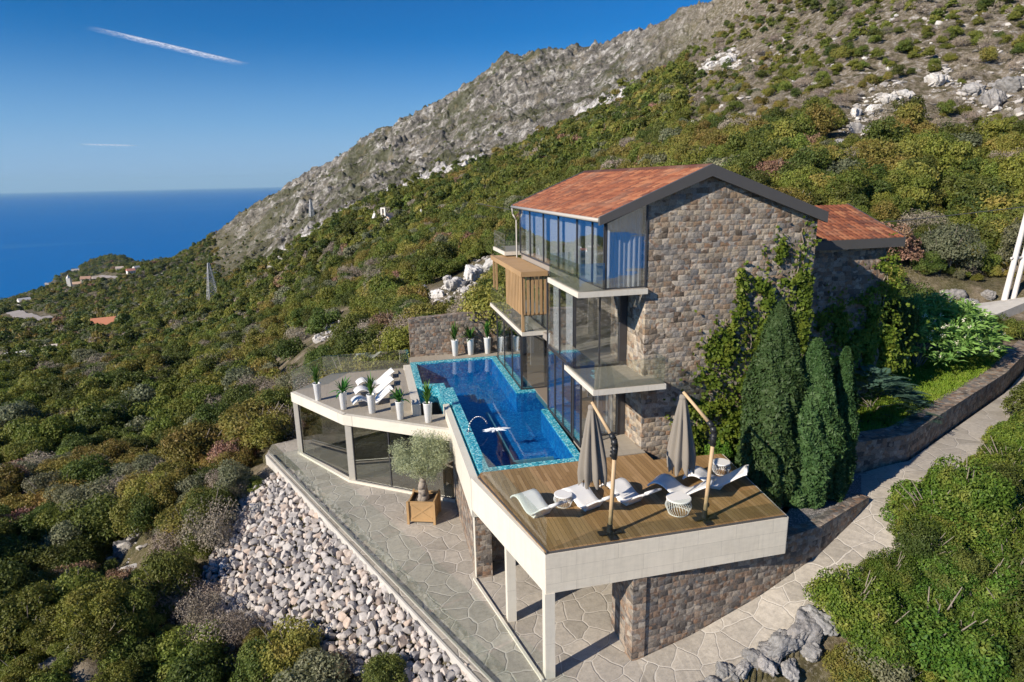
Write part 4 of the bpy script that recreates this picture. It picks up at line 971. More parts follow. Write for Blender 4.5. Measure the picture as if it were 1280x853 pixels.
# olive tree in its teak box -----------------------------------------
PLX, PLY = 1.62, 26.05; rzp = R(-18)
PL = empty('planter_box', (PLX, PLY, -4.2), 'square teak planter box with crossed side panels holding the olive tree', 'planter', rz=rzp)
def loc_build(mb, name, mat, parent, smooth=False):
    o = bpy.data.objects.new(name, mb.mesh(name, mat, (0,0,0), smooth)); COL.objects.link(o); o.parent = parent; return o
s_ = .58
for i in range(4):
    pm = MB(); pm.box(-s_+.05, s_-.05, -s_+.02, -s_+.06, .12, 1.02)
    pm.box(-s_+.05, s_-.05, -s_, -s_+.0195, .12, .24); pm.box(-s_+.05, s_-.05, -s_, -s_+.0195, .92, 1.02)
    for sg in (1, -1):
        a = math.atan2(.68, 2*s_-.2); L = math.hypot(.68, 2*s_-.2)/2; ca, sa = math.cos(a), math.sin(a)*sg
        q = [(u*ca-v*sa, u*sa+v*ca+.58) for u, v in ((-L,-.035),(L,-.035),(L,.035),(-L,.035))]
        pm.prism_y(q, -s_+(.001 if sg > 0 else .004), -s_+.0185)
    o = loc_build(pm, 'side_panel', M_planter, PL); o.rotation_euler = (0, 0, i*math.pi/2)
for sx in (-1, 1):
    for sy in (-1, 1): loc_build(MB().box(sx*s_-.05, sx*s_+.05, sy*s_-.05, sy*s_+.05, 0, 1.06), 'corner_post', M_planter, PL)
rim = MB(); rim.box(-s_+.05, s_-.05, -s_+.062, -s_+.12, .98, 1.03); rim.box(-s_+.05, s_-.05, s_-.12, s_-.062, .98, 1.03); loc_build(rim, 'rim', M_planter, PL)
loc_build(MB().box(-s_+.065, s_-.065, -s_+.065, s_-.065, .2, .9), 'soil', M_soil, PL)
OT = empty('olive_tree', (PLX, PLY, -3.3), 'gnarled olive tree with airy grey green crown growing in the teak box', 'tree')
def olive():
    rg = random.Random(7); m = MB(); tips = []
    m.path([(-.05,0,-.1),(.02,0,.2),(-.06,.03,.5),(.0,0,.85),(.05,.02,1.1)], [.26,.19,.17,.15,.13], 12)
    m.path([(.13,.05,-.08),(.12,.03,.3),(.04,.0,.8)], [.14,.12,.09], 10)
    m.path([(-.14,-.1,-.08),(-.12,-.05,.3),(-.03,.0,.75)], [.12,.1,.08], 10)
    for k in range(11):
        a = k*2.4; e = Vector((math.cos(a)*rg.uniform(.6,1.25), math.sin(a)*rg.uniform(.6,1.25), 1.5+rg.uniform(0,1.1))); b = Vector((.03,.02,.95)); mid = b.lerp(e, .5)+Vector((rg.uniform(-.12,.12), rg.uniform(-.12,.12), .12))
        m.path([b, mid, e], [.075,.045,.02], 7)
        for j in range(4):
            t = mid.lerp(e, rg.random()); q = t+Vector((rg.uniform(-.45,.45), rg.uniform(-.45,.45), rg.uniform(.0,.4))); m.path([t, q], [.02,.008], 5); tips.append(q)
        tips.append(e)
    return m, tips
om, tips = olive(); o = loc_build(om, 'trunk', plain('olive_bark', (.30,.26,.22), .95, noise=.35, nscale=9, bump=.8), OT, True)
rg = np.random.default_rng(3); tp = np.array([list(t) for t in tips]); ex = rg.normal(0, 1, (46, 3)); ex /= np.linalg.norm(ex, axis=1)[:, None]
ex = ex*np.array([1.38,1.38,.95])*(.62+.38*rg.random((46, 1)))+np.array([0,0,2.05]); tp = np.concatenate([tp, ex])
k = rg.integers(0, len(tp), 24000); d = rg.normal(0, 1, (24000, 3)); d /= np.linalg.norm(d, axis=1)[:, None]
pp = tp[k]+d*(.38*rg.random((24000, 1))**.6); L_ol = leafmat('leaf_olive', (.20,.225,.13), (.33,.36,.235), (.30,.31,.15), .3)
V_, F_ = leaf_quads(pp, d, .042, rg, .28, 1.); link('crown', npmesh('crown', V_, F_, L_ol), OT)

# cypresses ------------------------------------------------------------
def cypress(x, y, z, h, r, seed, label, n=26000):
    C_ = empty('cypress_tree', (x, y, z), label, 'tree', 'cypresses at the corner of the deck'); rg = np.random.default_rng(seed)
    t = rg.random(n)**.85; th = rg.random(n)*2*np.pi; prof = np.clip(np.sin(np.pi*np.clip(t*.86+.14, 0, 1))**.6, 0, 1)*(1-.35*t)
    lob = 1+.10*np.sin(5*th+9*t+seed)+.10*np.sin(3*th-14*t+seed*2)+.06*np.sin(11*th+31*t)
    rr = r*prof*lob*(.72+.30*rg.random(n)**.5); p = np.stack([rr*np.cos(th), rr*np.sin(th), .1+t*h], 1)
    d = np.stack([np.cos(th), np.sin(th), .5+0*th], 1); V_, F_ = leaf_quads(p, d, .085, rg, .42, .7); link('crown', npmesh('crown', V_, F_, L_cyp), C_)
    loc_build(MB().tube((0,0,-.2), (0,0,h*.8), .12, .03), 'trunk', M_bark, C_)
cypress(13.5,18.7,-1.25,7.3,1.2,1,'tallest dark cypress standing directly beside the right end of the deck')
cypress(14.7,18.3,-1.25,6.0,1.15,2,'middle dark cypress with a rounded tip beside the deck')
cypress(15.9,18.3,-1.25,5.6,.66,3,'slim dark cypress closest to the upper path')

# ivy on the gable ------------------------------------------------------
def ivy(name, label, blobs, y, seed, n, mat=L_ivy, loc=(15,21.4,0), leaf=.075, depth=.22):
    rg = np.random.default_rng(seed); I = empty(name, loc, label, 'ivy'); bl = np.array(blobs, float)
    a = bl[:, 2]*bl[:, 3]*bl[:, 4]; k = rg.choice(len(bl), n, p=a/a.sum()); u = rg.normal(0, .5, (n, 2))
    x = bl[k, 0]+u[:, 0]*bl[k, 2]; z = bl[k, 1]+u[:, 1]*bl[k, 3]
    keep = fbm(x*1.9+50, z*1.9+50, 4, seed) > .50; keep |= rg.random(n) < .07; keep &= (x < 16.7) if y < 22 else True
    x, z = x[keep], z[keep]; dz = rg.random(len(x))**2*depth*(1+.9*np.clip((4.2-z)/4, 0, 1)); yy = y-.03-dz*(.4+1.4*fbm(x*1.3, z*1.3, 2, 9))
    p = np.stack([x, yy, z], 1)-np.array(loc); d = np.tile([0,-1.,.35], (len(x), 1)); V_, F_ = leaf_quads(p, d, leaf, rg, .75, .5)
    link('foliage', npmesh('foliage', V_, F_, mat), I); s = MB(); r = random.Random(seed)
    for b in blobs:
        if b[4] < .8: continue
        px_, pz_ = b[0]+r.uniform(-.3,.3), -.9; pts = [(px_, y-.03, pz_)]
        while pz_ < b[1]+b[3]*.4: pz_ += .35; px_ += (b[0]-px_)*.2+r.uniform(-.15,.15); pts.append((px_, y-.03, pz_))
        s.path(pts, [.022]*len(pts), 5)
    s.build('stems', M_twig, I)
def gp(px, py, y): d = ray(px, py); t = y/d[1]; return (d[0]*t, CAM[2]+d[2]*t)
ib = []
for px, py, wx, wz, q in [(1008,300,.35,.7,1.2),(1003,330,.5,.9,1.2),(1000,370,.9,1.4,1.3),(985,400,1.4,1.6,1.3),(950,350,.35,1.0,.6),(925,350,.25,.8,.5),(960,380,.5,1.3,.9),(935,400,.8,1.2,.8),(945,440,1.5,1.6,1.4),(915,430,.8,1.0,.7),(890,440,.5,.6,.5),(900,480,1.0,1.4,1.2),(880,520,1.0,1.3,1.3),(930,500,1.8,1.6,1.6),(870,555,.7,.7,.9),(905,555,1.6,1.0,1.6),(960,560,2,1.2,1.5),(975,330,.3,1.2,.6),(990,470,1.4,2,1.5),(1008,480,.6,2.5,1.4),(985,310,.4,.5,.35),(860,540,.4,.6,.5),(870,470,.25,.3,.2)]:
    x, z = gp(px, py, 21.45); ib.append((x, z, wx, wz, q))
ivy('climbing_ivy', 'green ivy climbing the stone gable from the ground to the eaves', ib, 21.48, 5, 50000)
ib = []
for px, py, wx, wz, q in [(1112,320,.35,.8,1.2),(1106,350,.6,1.0,1.0),(1095,380,.9,1.3,1.0),(1080,410,1.2,1.2,.9),(1045,425,1.0,1.0,.7),(1100,430,1.4,2,1.3),(1065,440,1.8,2,1.3),(1030,430,1.2,1.6,1.0)]:
    x, z = gp(px, py, 24.15); ib.append((x, z, wx, wz, q))
ivy('climbing_ivy', 'dark shaded ivy covering the lower front wall of the annex', ib, 24.18, 8, 20000, loc=(20.5,24.1,0))
def plant(name, label, cat, loc, mesh_parts, group=None, s=1., rz=0.):
    r = empty(name, loc, label, cat, group, rz); r.scale = (s, s, s) if not hasattr(s, '__len__') else s
    for nm, me in mesh_parts: link(nm, me, r)
    return r
# bushes at the foot of the gable, behind the parasols
for i, (x, y, s, lb) in enumerate([(12.9,21.0,1.0,'bright green bush against the gable foot behind the farther parasol'), (14.5,20.6,1.3,'bright green bush at the gable foot behind the cypresses'), (16.4,20.9,1.2,'dark green bush at the right foot of the stone gable')]):
    plant('leafy_bush', lb, 'bush', (x, y, -1.25), [('foliage', crown_mesh('foliage', L_ivy, 50+i, 9000, .06, 24, 1.3)), ('stems', stems_mesh('stems', i, M_twig))], None, s)
# flowering shrub, fern-like shrub and grass on the lawn
def flowering():
    rg = np.random.default_rng(12); r = empty('flowering_shrub', (28.7, 28.0, -.1), 'large light green shrub dotted with cream flowers behind the garden wall', 'shrub')
    c = []; 
    for k in range(290):
        a = rg.random()*6.283; q = math.sqrt(rg.random()); c.append((q*5.0*math.cos(a), q*2.4*math.sin(a), .6+3.1*math.sqrt(max(0, 1-q*q))*rg.uniform(.55, 1.05)))
    c = np.array(c); V_ = []; F_ = []; b = 0
    for p in c:                                       # each spray is a whorl of long narrow leaves
        for j in range(30):
            d = rg.normal(0, 1, 3); d[2] = abs(d[2])*.8+.1; d /= np.linalg.norm(d); L = rg.uniform(.28, .55); s = np.cross(d, rg.normal(0, 1, 3)); s /= np.linalg.norm(s); s *= .055
            o_ = p+d*rg.uniform(0, .35); dr = np.array([0,0,-.12]); q = [o_, o_+d*L*.5+s, o_+d*L+dr, o_+d*L*.5-s]; V_ += q; F_.append((b,b+1,b+2,b+3)); b += 4
    link('foliage', npmesh('foliage', V_, np.array(F_), L_bright), r)
    V_ = []; F_ = []; b = 0
    for p in c[rg.random(len(c)) < .5]:
        o0 = p+np.array([rg.normal(0,.1), -.1+rg.normal(0,.1), .32])
        for j in range(14):
            o_ = o0+rg.normal(0, .055, 3); a = rg.normal(0, 1, 3); a /= np.linalg.norm(a); s = np.cross(a, rg.normal(0, 1, 3)); s /= np.linalg.norm(s); V_ += [o_-a*.035, o_-s*.03, o_+a*.035, o_+s*.03]; F_.append((b,b+1,b+2,b+3)); b += 4
    link('blossom', npmesh('blossom', V_, np.array(F_), M_petal), r); link('stems', stems_mesh('stems', 3, M_twig, 1.8, 14, 2.2, .05), r)
flowering()
plant('laurel_tree', 'dark green laurel tree standing in shade just right of the annex', 'tree', (25.6, 27.6, -.1), [('crown', crown_mesh('crown', L_dark, 444, 26000, .026, 30, 1.3, .6)), ('trunk', stems_mesh('trunk', 44, M_bark, .6, 3, .15, .05))], None, (2.3, 2.3, 3.4))
plant('laurel_tree', 'darker rounded tree rising behind the right corner of the annex', 'tree', (26.5, 33.5, -.1), [('crown', crown_mesh('crown', L_mid, 445, 26000, .026, 30, 1.3, .6)), ('trunk', stems_mesh('trunk', 45, M_bark, .6, 3, .15, .05))], None, (2.6, 2.6, 3.6))
def fern():
    rg = np.random.default_rng(22); r = empty('fern_shrub', (21.6, 23.0, -.05), 'blue green feathery shrub in shade below the annex', 'shrub'); V_ = []; F_ = []; b = 0
    for k in range(260):
        a = rg.random()*6.283; q = math.sqrt(rg.random())*2.3; o_ = np.array([q*math.cos(a), q*math.sin(a)*.8, .25+1.7*(1-(q/2)**2)*rg.uniform(.4,1)]); a2 = a+rg.normal(0,.5); d = np.array([math.cos(a2), math.sin(a2), .35])
        for j in range(16):
            t = j/16*.8; p = o_+d*t+np.array([0,0,-.5*t*t]); w2 = .26*(1-j/17)
            for sg in (-1, 1):
                s = np.array([-d[1], d[0], 0])*sg*w2; n_ = d*.05; V_ += [p, p+s*.5+n_, p+s+n_*1.8, p+s*.5-n_*.4]; F_.append((b,b+1,b+2,b+3)); b += 4
    link('foliage', npmesh('foliage', V_, np.array(F_), L_spruce), r); link('stems', stems_mesh('stems', 9, M_twig, .5, 8, .9, .03), r)
fern()
def grass():
    rg = np.random.default_rng(5); N = 60000; x = rg.random(N)*18+17.4; y = rg.random(N)*11+20; k = inpoly(x, y, [(17.5,20.6),(20.9,20.75),(31.5,26.1),(36,28.7),(30,32),(24.4,28.6),(24.3,24.1),(17.6,24.1)]); x, y = x[k], y[k]
    p = np.stack([x, y, -.02+0*x], 1); h = .10+.16*fbm(x*.8, y*.8, 3, 4); d = rg.normal(0, .35, (len(x), 3)); d[:, 2] = 1; a = rg.random(len(x))*6.28; s = np.stack([np.cos(a), np.sin(a), 0*a], 1)*.022
    V_ = np.stack([p-s, p+s, p+d*h[:, None]+s*.3, p+d*h[:, None]-s*.3], 1).reshape(-1, 3)
    me = npmesh('grass', V_, np.arange(len(V_)).reshape(-1, 4), leafmat('leaf_lawn', (.10,.16,.015), (.20,.27,.03), (.26,.28,.05)))
    tag(link('grass', me), 'bright yellow green unmown grass behind the garden wall', 'grass', kind='stuff')
grass()

# ------------------------------------------------------------------ far buildings, roads, pylons
def small_house(px, py, wpx, label, wall=(.75,.73,.68), roof=(.42,.17,.10), rz=.4, lh=(1.5,.62), tower=False, pitch=.28, flat=False, name='house', cat='house', group=None):
    p = hit(px, py, 60, 2400); r = math.hypot(p[0], p[1]); W_ = wpx*r/800*(.72 if r > 600 else 1); L = W_*lh[0]/1.5; Hh = W_*lh[1]*.62; D_ = W_*.62
    h = empty(name, (p[0], p[1], p[2]), label, cat, group, rz)
    wm_ = plain('plaster_'+name, wall, .85); rm = plain('roofing_'+name, roof, .85)
    loc_build(MB().box(-W_/2, W_/2, -D_/2, D_/2, -Hh*1.5, Hh), 'wall', wm_, h)
    rb = MB()
    if flat: rb.box(-W_*.53, W_*.53, -D_*.56, D_*.56, Hh+.001, Hh*1.12)
    else:
        e = D_*.58; zt = Hh+W_*pitch
        rb.add([(-W_*.53,-e,Hh*.98),(W_*.53,-e,Hh*.98),(W_*.53,e,Hh*.98),(-W_*.53,e,Hh*.98),(-W_*.53,0,zt),(W_*.53,0,zt)], [(0,1,5,4),(2,3,4,5),(1,2,5),(3,0,4),(3,2,1,0)])
    loc_build(rb, 'roof', rm, h)
    for k in (-.28, .05, .32):
        wn = loc_build(MB().box(W_*k-W_*.045, W_*k+W_*.045, -D_/2-.04, -D_/2-.002, Hh*.3, Hh*.75), 'window', M_frame, h)
    return h, W_, D_, Hh, p
grp = None
far = [(133,413,24,'long low house with a bright orange roof alone on the left slope',(.6,.5,.4),(.62,.26,.15),.25,(1.5,.5)),
 (24,453,19,'low building with a white roof at the left edge of the slope',(.7,.7,.68),(.80,.80,.78),.3,(1.5,.5)),
 (62,441,16,'pale flat house just right of the white roofed building',(.6,.55,.5),(.60,.54,.48),.1,(1.5,.4)),
 (46,441,12,'small grey shed between two pale roofs at far left',(.5,.48,.45),(.55,.52,.48),.5,(1.5,.35)),
 (176,384,20,'pale terraced building under the hillside pylon',(.72,.70,.66),(.70,.68,.64),.25,(1.5,.25)),
 (163,388,12,'small cream building left of the terraced one',(.7,.66,.55),(.62,.58,.5),.2,(1.5,.3)),
 (31,379,14,'white house above the pale road bend near the coast',(.8,.8,.78),(.72,.70,.68),.7,(1.5,.4)),
 (22,386,9,'small white house between the coast house and the road',(.78,.77,.74),(.7,.66,.6),.2,(1.5,.5)),
 (96,358,11,'cream house right of the village bell tower',(.75,.70,.60),(.60,.42,.30),.3,(1.5,.5)),
 (108,352,13,'village house with terracotta roof behind the cream one',(.62,.55,.45),(.40,.25,.18),.1,(1.5,.5)),
 (122,351,12,'village house with pale roof at the end of the village row',(.66,.62,.55),(.58,.50,.42),.5,(1.5,.45)),
 (150,338,10,'small house on the headland crest, left one',(.68,.66,.62),(.50,.42,.36),.2,(1.5,.45)),
 (164,342,11,'white house with brick red roof near the headland neck',(.80,.79,.77),(.55,.25,.2),.6,(1.5,.6)),
 (171,338,9,'white house beside the brick red roof near the headland neck',(.82,.81,.79),(.68,.66,.62),.9,(1.5,.7)),
 (187,329,8,'tiny white house where the hill meets the sea',(.82,.80,.77),(.60,.45,.38),.4,(1.5,.5)),
 (94,337,9,'small grey house at the left end of the headland crest',(.6,.6,.6),(.5,.45,.4),.4,(1.5,.4))]
for a in far: small_house(a[0], a[1], a[2], a[3], a[4], a[5], a[6], a[7], group='houses of the coastal village', flat=(a[7][1] < .36))
p = hit(99, 358, 200, 2400); 
tw = empty('bell_tower', (p[0]-12, p[1], p[2]), 'small pale stone bell tower in the coastal village', 'tower'); r = math.hypot(p[0], p[1]); u = r/800
loc_build(MB().box(-1.8*u, 1.8*u, -1.8*u, 1.8*u, -8*u, 9*u), 'shaft', M_white, tw); loc_build(MB().lathe([(2.2*u,9*u),(.01,12.5*u)], n=4), 'roof', M_white, tw)
# chapel on the hillside with its separate belfry
def chapel():
    h, W_, D_, Hh, p = small_house(486, 284, 21, 'small white hillside chapel with pale tiled roof among the trees', (.80,.78,.74), (.66,.50,.38), 1.05, (1.5,.85), name='hillside_chapel', cat='chapel', pitch=.26)
    s = W_/6
    b = MB(); b.box(-W_*.5-.5*s, -W_*.5, -.9*s, -.35*s, Hh, Hh+3.1*s); b.box(-W_*.5-.5*s, -W_*.5, .35*s, .9*s, Hh, Hh+3.1*s); b.box(-W_*.5-.5*s, -W_*.5, -.9*s, .9*s, Hh+3.1*s+.002, Hh+3.5*s); b.box(-W_*.5-.5*s, -W_*.5, -1.3*s, 1.3*s, Hh*.5, Hh-.002)
    loc_build(b, 'bell_gable', M_white, h); loc_build(MB().lathe([(.28*s,Hh+2.2*s),(.2*s,Hh+2.6*s),(.05*s,Hh+2.8*s)], (-W_*.5-.25*s,0), 10), 'bell', M_frame, h)
    q = hit(469, 284, 60, 1200); t = empty('wayside_belfry', tuple(q), 'small pointed white belfry standing left of the hillside chapel', 'belfry', rz=1.0); r = math.hypot(q[0], q[1]); u = r/800
    m = MB(); m.prism_y([(-3.5*u,-6*u),(3.5*u,-6*u),(3.5*u,11*u),(0,16*u),(-3.5*u,11*u)], -1.5*u, 1.5*u); loc_build(m, 'wall', M_white, t)
    loc_build(MB().box(-1.2*u, 1.2*u, -1.6*u, -1.502*u, 6*u, 10.5*u), 'arch_opening', M_frame, t); loc_build(MB().box(-.3*u, .3*u, -.3*u, .3*u, 15.5*u, 19*u), 'finial', M_white, t)
chapel()
q = hit(527, 276, 60, 900); u = math.hypot(q[0], q[1])/800
t = empty('stone_pillar', tuple(q), 'slim white pillar standing in the trees right of the chapel', 'pillar'); loc_build(MB().box(-.8*u, .8*u, -.8*u, .8*u, -6*u, 12*u), 'shaft', M_white, t); loc_build(MB().lathe([(1.3*u,12*u),(.1*u,14*u)], n=8), 'cap', M_white, t)
def pylon(px, py, hpx, label):
    q = hit(px, py, 100, 1600); u = math.hypot(q[0], q[1])/800; Hh = hpx*u; t = empty('lattice_pylon', tuple(q), label, 'pylon', rz=.5); b = Hh*.13; top = Hh*.02; th = max(.10, .32*u)
    m = MB(); lv = [0,.16,.3,.43,.55,.66,.76,.85,.93,1.]
    cs = lambda f: [((b*(1-f)+top*f)*sx, (b*(1-f)+top*f)*sy, Hh*f) for sx, sy in ((-1,-1),(1,-1),(1,1),(-1,1))]
    for a_, b_ in zip(lv[:-1], lv[1:]):
        A__, B__ = cs(a_), cs(b_)
        for i in range(4): m.tube(A__[i], B__[i], th, n=4); m.tube(A__[i], B__[(i+1)%4], th*.6, n=4); m.tube(A__[(i+1)%4], B__[i], th*.6, n=4); m.tube(B__[i], B__[(i+1)%4], th*.6, n=4)
    loc_build(m, 'lattice_tower', M_pyl, t)
    for f, w_, sg in ((.62,.16,-1), (.74,.17,1), (.74,.12,-1), (.50,.14,1)):
        a = MB(); a.tube((0,0,Hh*f+Hh*.03), (sg*Hh*w_,0,Hh*f), th*.8, n=4); a.tube((0,0,Hh*f-.02*Hh), (sg*Hh*w_,0,Hh*f), th*.8, n=4); loc_build(a, 'cross_arm', M_pyl, t)
M_pyl = plain('galvanised_pylon', (.55,.56,.56), .5)
pylon(267, 377, 44, 'tall grey lattice pylon on the slope in front of the sea')
pylon(390, 272, 20, 'small distant lattice pylon near the foot of the grey mountain')
def road(name, px, wid, mat, lift=1.0, rmin=60):
    pts = [hit(a, b, rmin, 2400) for a, b in px]; V_ = []; n_ = 0
    Q = []
    for a, b in zip(pts[:-1], pts[1:]):
        for k in range(8): Q.append(a+(b-a)*k/8)
    Q.append(pts[-1]); 
    for i, q in enumerate(Q):
        d = Q[min(i+1, len(Q)-1)]-Q[max(i-1, 0)]; s = np.array([-d[1], d[0]])/math.hypot(d[0], d[1])*wid
        for g in (-1, 1):
            x, y = q[0]+s[0]*g, q[1]+s[1]*g; V_.append((x, y, float(height(np.array([x]), np.array([y]))[0])+lift+wid*.1))
    tag(link(name, npmesh(name, V_, np.array([(2*i, 2*i+1, 2*i+3, 2*i+2) for i in range(len(Q)-1)])[:, ::-1], mat)), kind='structure')
M_road = plain('pale_gravel_road', (.33,.30,.28), .9, noise=.25, nscale=.3)
ROADS = [([(16,391),(25,396),(40,399),(60,401),(82,402)], 7), ([(45,352),(55,355),(66,359)], 5), ([(100,349),(125,346),(150,350)], 4), ([(182,350),(205,342),(225,336)], 3)]
for a, b in ROADS: road('mountain_road', a, b, M_road)

# utility pole of two concrete masts, and its wire
q = hit(1252, 382, 25, 200); up = empty('utility_pole', tuple(q), 'white twin concrete utility pole at the right edge above the road', 'utility pole'); u = math.hypot(q[0], q[1])/800
Hp = 104*u; M_pc = plain('whitewashed_concrete', (.68,.66,.64), .8, noise=.15, nscale=4)
loc_build(MB().tube((0,0,-1), (.9,0,Hp), .20, .14, 10), 'mast', M_pc, up); loc_build(MB().tube((.75,0,-1), (1.5,0,Hp*.84), .19, .13, 10), 'mast', M_pc, up)
loc_build(MB().tube((.15,0,Hp*.45), (1.2,0,Hp*.45), .09, n=6), 'brace', M_pc, up); ins = MB()
for k in range(3): ins.lathe([(.06,Hp+.02+k*.12),(.12,Hp+.06+k*.12),(.06,Hp+.10+k*.12)], (.9,0), 8)
loc_build(ins, 'insulator', M_frame, up)
PADP = [hit(a, b, 30, 200) for a, b in ((1180,400),(1198,388),(1240,386),(1300,384),(1300,404),(1235,406))]
tag(MB().prism([(p[0], p[1]) for p in PADP], [min(p[2] for p in PADP)-1.5]*6, [p[2]*.5+.5*np.mean([q_[2] for q_ in PADP])+.12 for p in PADP]).build('concrete_pad', M_conc), kind='structure')
w_ = MB(); a = Vector((q[0]+.9, q[1], q[2]+Hp*.93)); b = Vector((q[0]-32, q[1]+30, q[2]+7)); pts = [a.lerp(b, t/10)-Vector((0,0,2.2*math.sin(math.pi*t/10))) for t in range(11)]; w_.path(pts, [.03]*11, 5)
tag(w_.build('overhead_wire', M_frame), 'thin black wire running left from the twin utility pole', 'wire')

# ------------------------------------------------------------------ rocks
def ico(sub):
    import bmesh
    bm = bmesh.new(); bmesh.ops.create_icosphere(bm, subdivisions=sub, radius=1); V_ = np.array([v.co[:] for v in bm.verts]); F_ = np.array([[v.index for v in f.verts] for f in bm.faces]); bm.free(); return V_, F_
I2, I2F = ico(2); I5, I5F = ico(5)
def rock_shape(seed, n=9, V0=I2, amp=0., cut=(.42,.72)):
    rg = np.random.default_rng(seed); V_ = V0.copy()*np.array([1, rg.uniform(.6,.95), rg.uniform(.5,.85)])
    for k in range(n):
        d = rg.normal(0, 1, 3); d /= np.linalg.norm(d); c = rg.uniform(*cut); h = V_@d-c; V_ -= np.outer(np.clip(h, 0, None), d)
    if amp:
        f1 = fbm(V_[:, 0]*4+V_[:, 2]*1.2+seed, V_[:, 1]*4-V_[:, 2]*.8, 5, seed, True, .68); f2 = fbm(V_[:, 0]*1.7+seed, V_[:, 1]*1.7, 2, seed+5); V_ *= (1+amp*(f1-.6)+.7*(f2-.5))[:, None]
    return V_
I3, I3F = ico(3)
RS = [rock_shape(s, 17, I3, 0, (.28,.60)) for s in range(10)]
t = NT('scree_stone'); c = t.co(); oi = t.n('ShaderNodeObjectInfo'); ge = t.n('ShaderNodeNewGeometry'); rp = t.math('FRACT', t.math('ADD', ge.outputs['Random Per Island'], oi.outputs['Random'])); n1 = t.noise(ge.outputs['Position'], 5, 7, .7)
col = t.ramp(rp, [(0, (.27,.26,.265)), (.35, (.42,.395,.38)), (.6, (.53,.50,.475)), (.8, (.50,.40,.33)), (1, (.60,.575,.555))]); col = t.mix(.8, col, t.ramp(n1, [(.3, .55), (.6, 1.1), (.75, 1.3)]), 'MULTIPLY')
t.P(Base_Color=col, Roughness=.92, Normal=t.bump(n1, .6, .05)); M_scree = t.m
RM = [npmesh('rubble_stone', v, I3F, M_scree) for v in RS]
SCREE_PX = [(352,596),(420,655),(500,735),(560,790),(612,852),(640,900),(560,900),(470,850),(400,838),(330,806),(246,778),(240,745),(258,715),(280,665),(296,630),(325,610)]
SCREE = [tuple(hit(a, b)[:2]) for a, b in SCREE_PX]
def scree():
    rg = np.random.default_rng(8); xs = [p[0] for p in SCREE]; ys = [p[1] for p in SCREE]; out = []
    cell = {}
    x = rg.uniform(min(xs), max(xs), 52000); y = rg.uniform(min(ys), max(ys), 52000); k = inpoly(x, y, SCREE); x, y = x[k], y[k]; rad = .07+.17*rg.random(len(x))**2.2; z = height(x, y)
    o = np.argsort(-rad); x, y, rad, z = x[o], y[o], rad[o], z[o]; kept = []
    G = {}
    for i in range(len(x)):
        gx, gy = int(x[i]/.8), int(y[i]/.8); ok = True
        for a in (gx-1, gx, gx+1):
            for b in (gy-1, gy, gy+1):
                for j in G.get((a, b), ()):
                    if (x[i]-x[j])**2+(y[i]-y[j])**2 < ((rad[i]+rad[j])*.58)**2: ok = False; break
                if not ok: break
            if not ok: break
        if ok: G.setdefault((gx, gy), []).append(i); kept.append(i)
    def rot():
        q = rg.normal(0, 1, 4); q /= np.linalg.norm(q); w0, a, b, c_ = q
        return np.array([[1-2*(b*b+c_*c_), 2*(a*b-c_*w0), 2*(a*c_+b*w0)], [2*(a*b+c_*w0), 1-2*(a*a+c_*c_), 2*(b*c_-a*w0)], [2*(a*c_-b*w0), 2*(b*c_+a*w0), 1-2*(a*a+b*b)]])
    kept = sorted(kept, key=lambda i: -rad[i]/math.hypot(x[i], y[i])); V_ = []; F_ = []; b = 0
    for n_, i in enumerate(kept):
        s = rad[i]*1.4; p = np.array([x[i], y[i], z[i]+s*.22+.05])
        if n_ < 290:
            o = bpy.data.objects.new('rubble_stone', RM[n_ % 10]); COL.objects.link(o); o.location = p; o.scale = (s*rg.uniform(.9,1.25), s, s); o.rotation_euler = tuple(rg.uniform(-.6,.6,2))+(rg.uniform(0,6.28),)
            zone = 'high on the rubble slope near the terrace corner' if y[i] > 26 else ('low on the rubble slope beside the glass railing' if x[i] > -4.5 else 'in the middle of the rubble slope')
            sz = 'large' if rad[i] > .21 else 'medium'
            tag(o, f'{sz} pale angular stone {zone}', 'stone', f'{sz} stones {zone}')
        else:
            V_.append(RS[n_ % 10]@rot().T*s+p); F_.append(I3F+b); b += len(I3)
    me = npmesh('rubble', np.concatenate(V_), np.concatenate(F_), M_scree); tag(link('rubble', me), 'small pale stones filling the rubble slope below the terrace railing', 'rubble', kind='stuff')
    return len(kept)
print('rocks', scree())
OUT = [rock_shape(100+s, 7, I5, .55) for s in range(5)]; OM = [npmesh('limestone_outcrop', v, I5F, M_out) for v in OUT]; M_outw = rockmat('sunbleached_limestone', (.36,.355,.35), (.74,.73,.715), (.50,.47,.43)); OMW = [npmesh('limestone_outcrop', v, I5F, M_outw) for v in OUT]
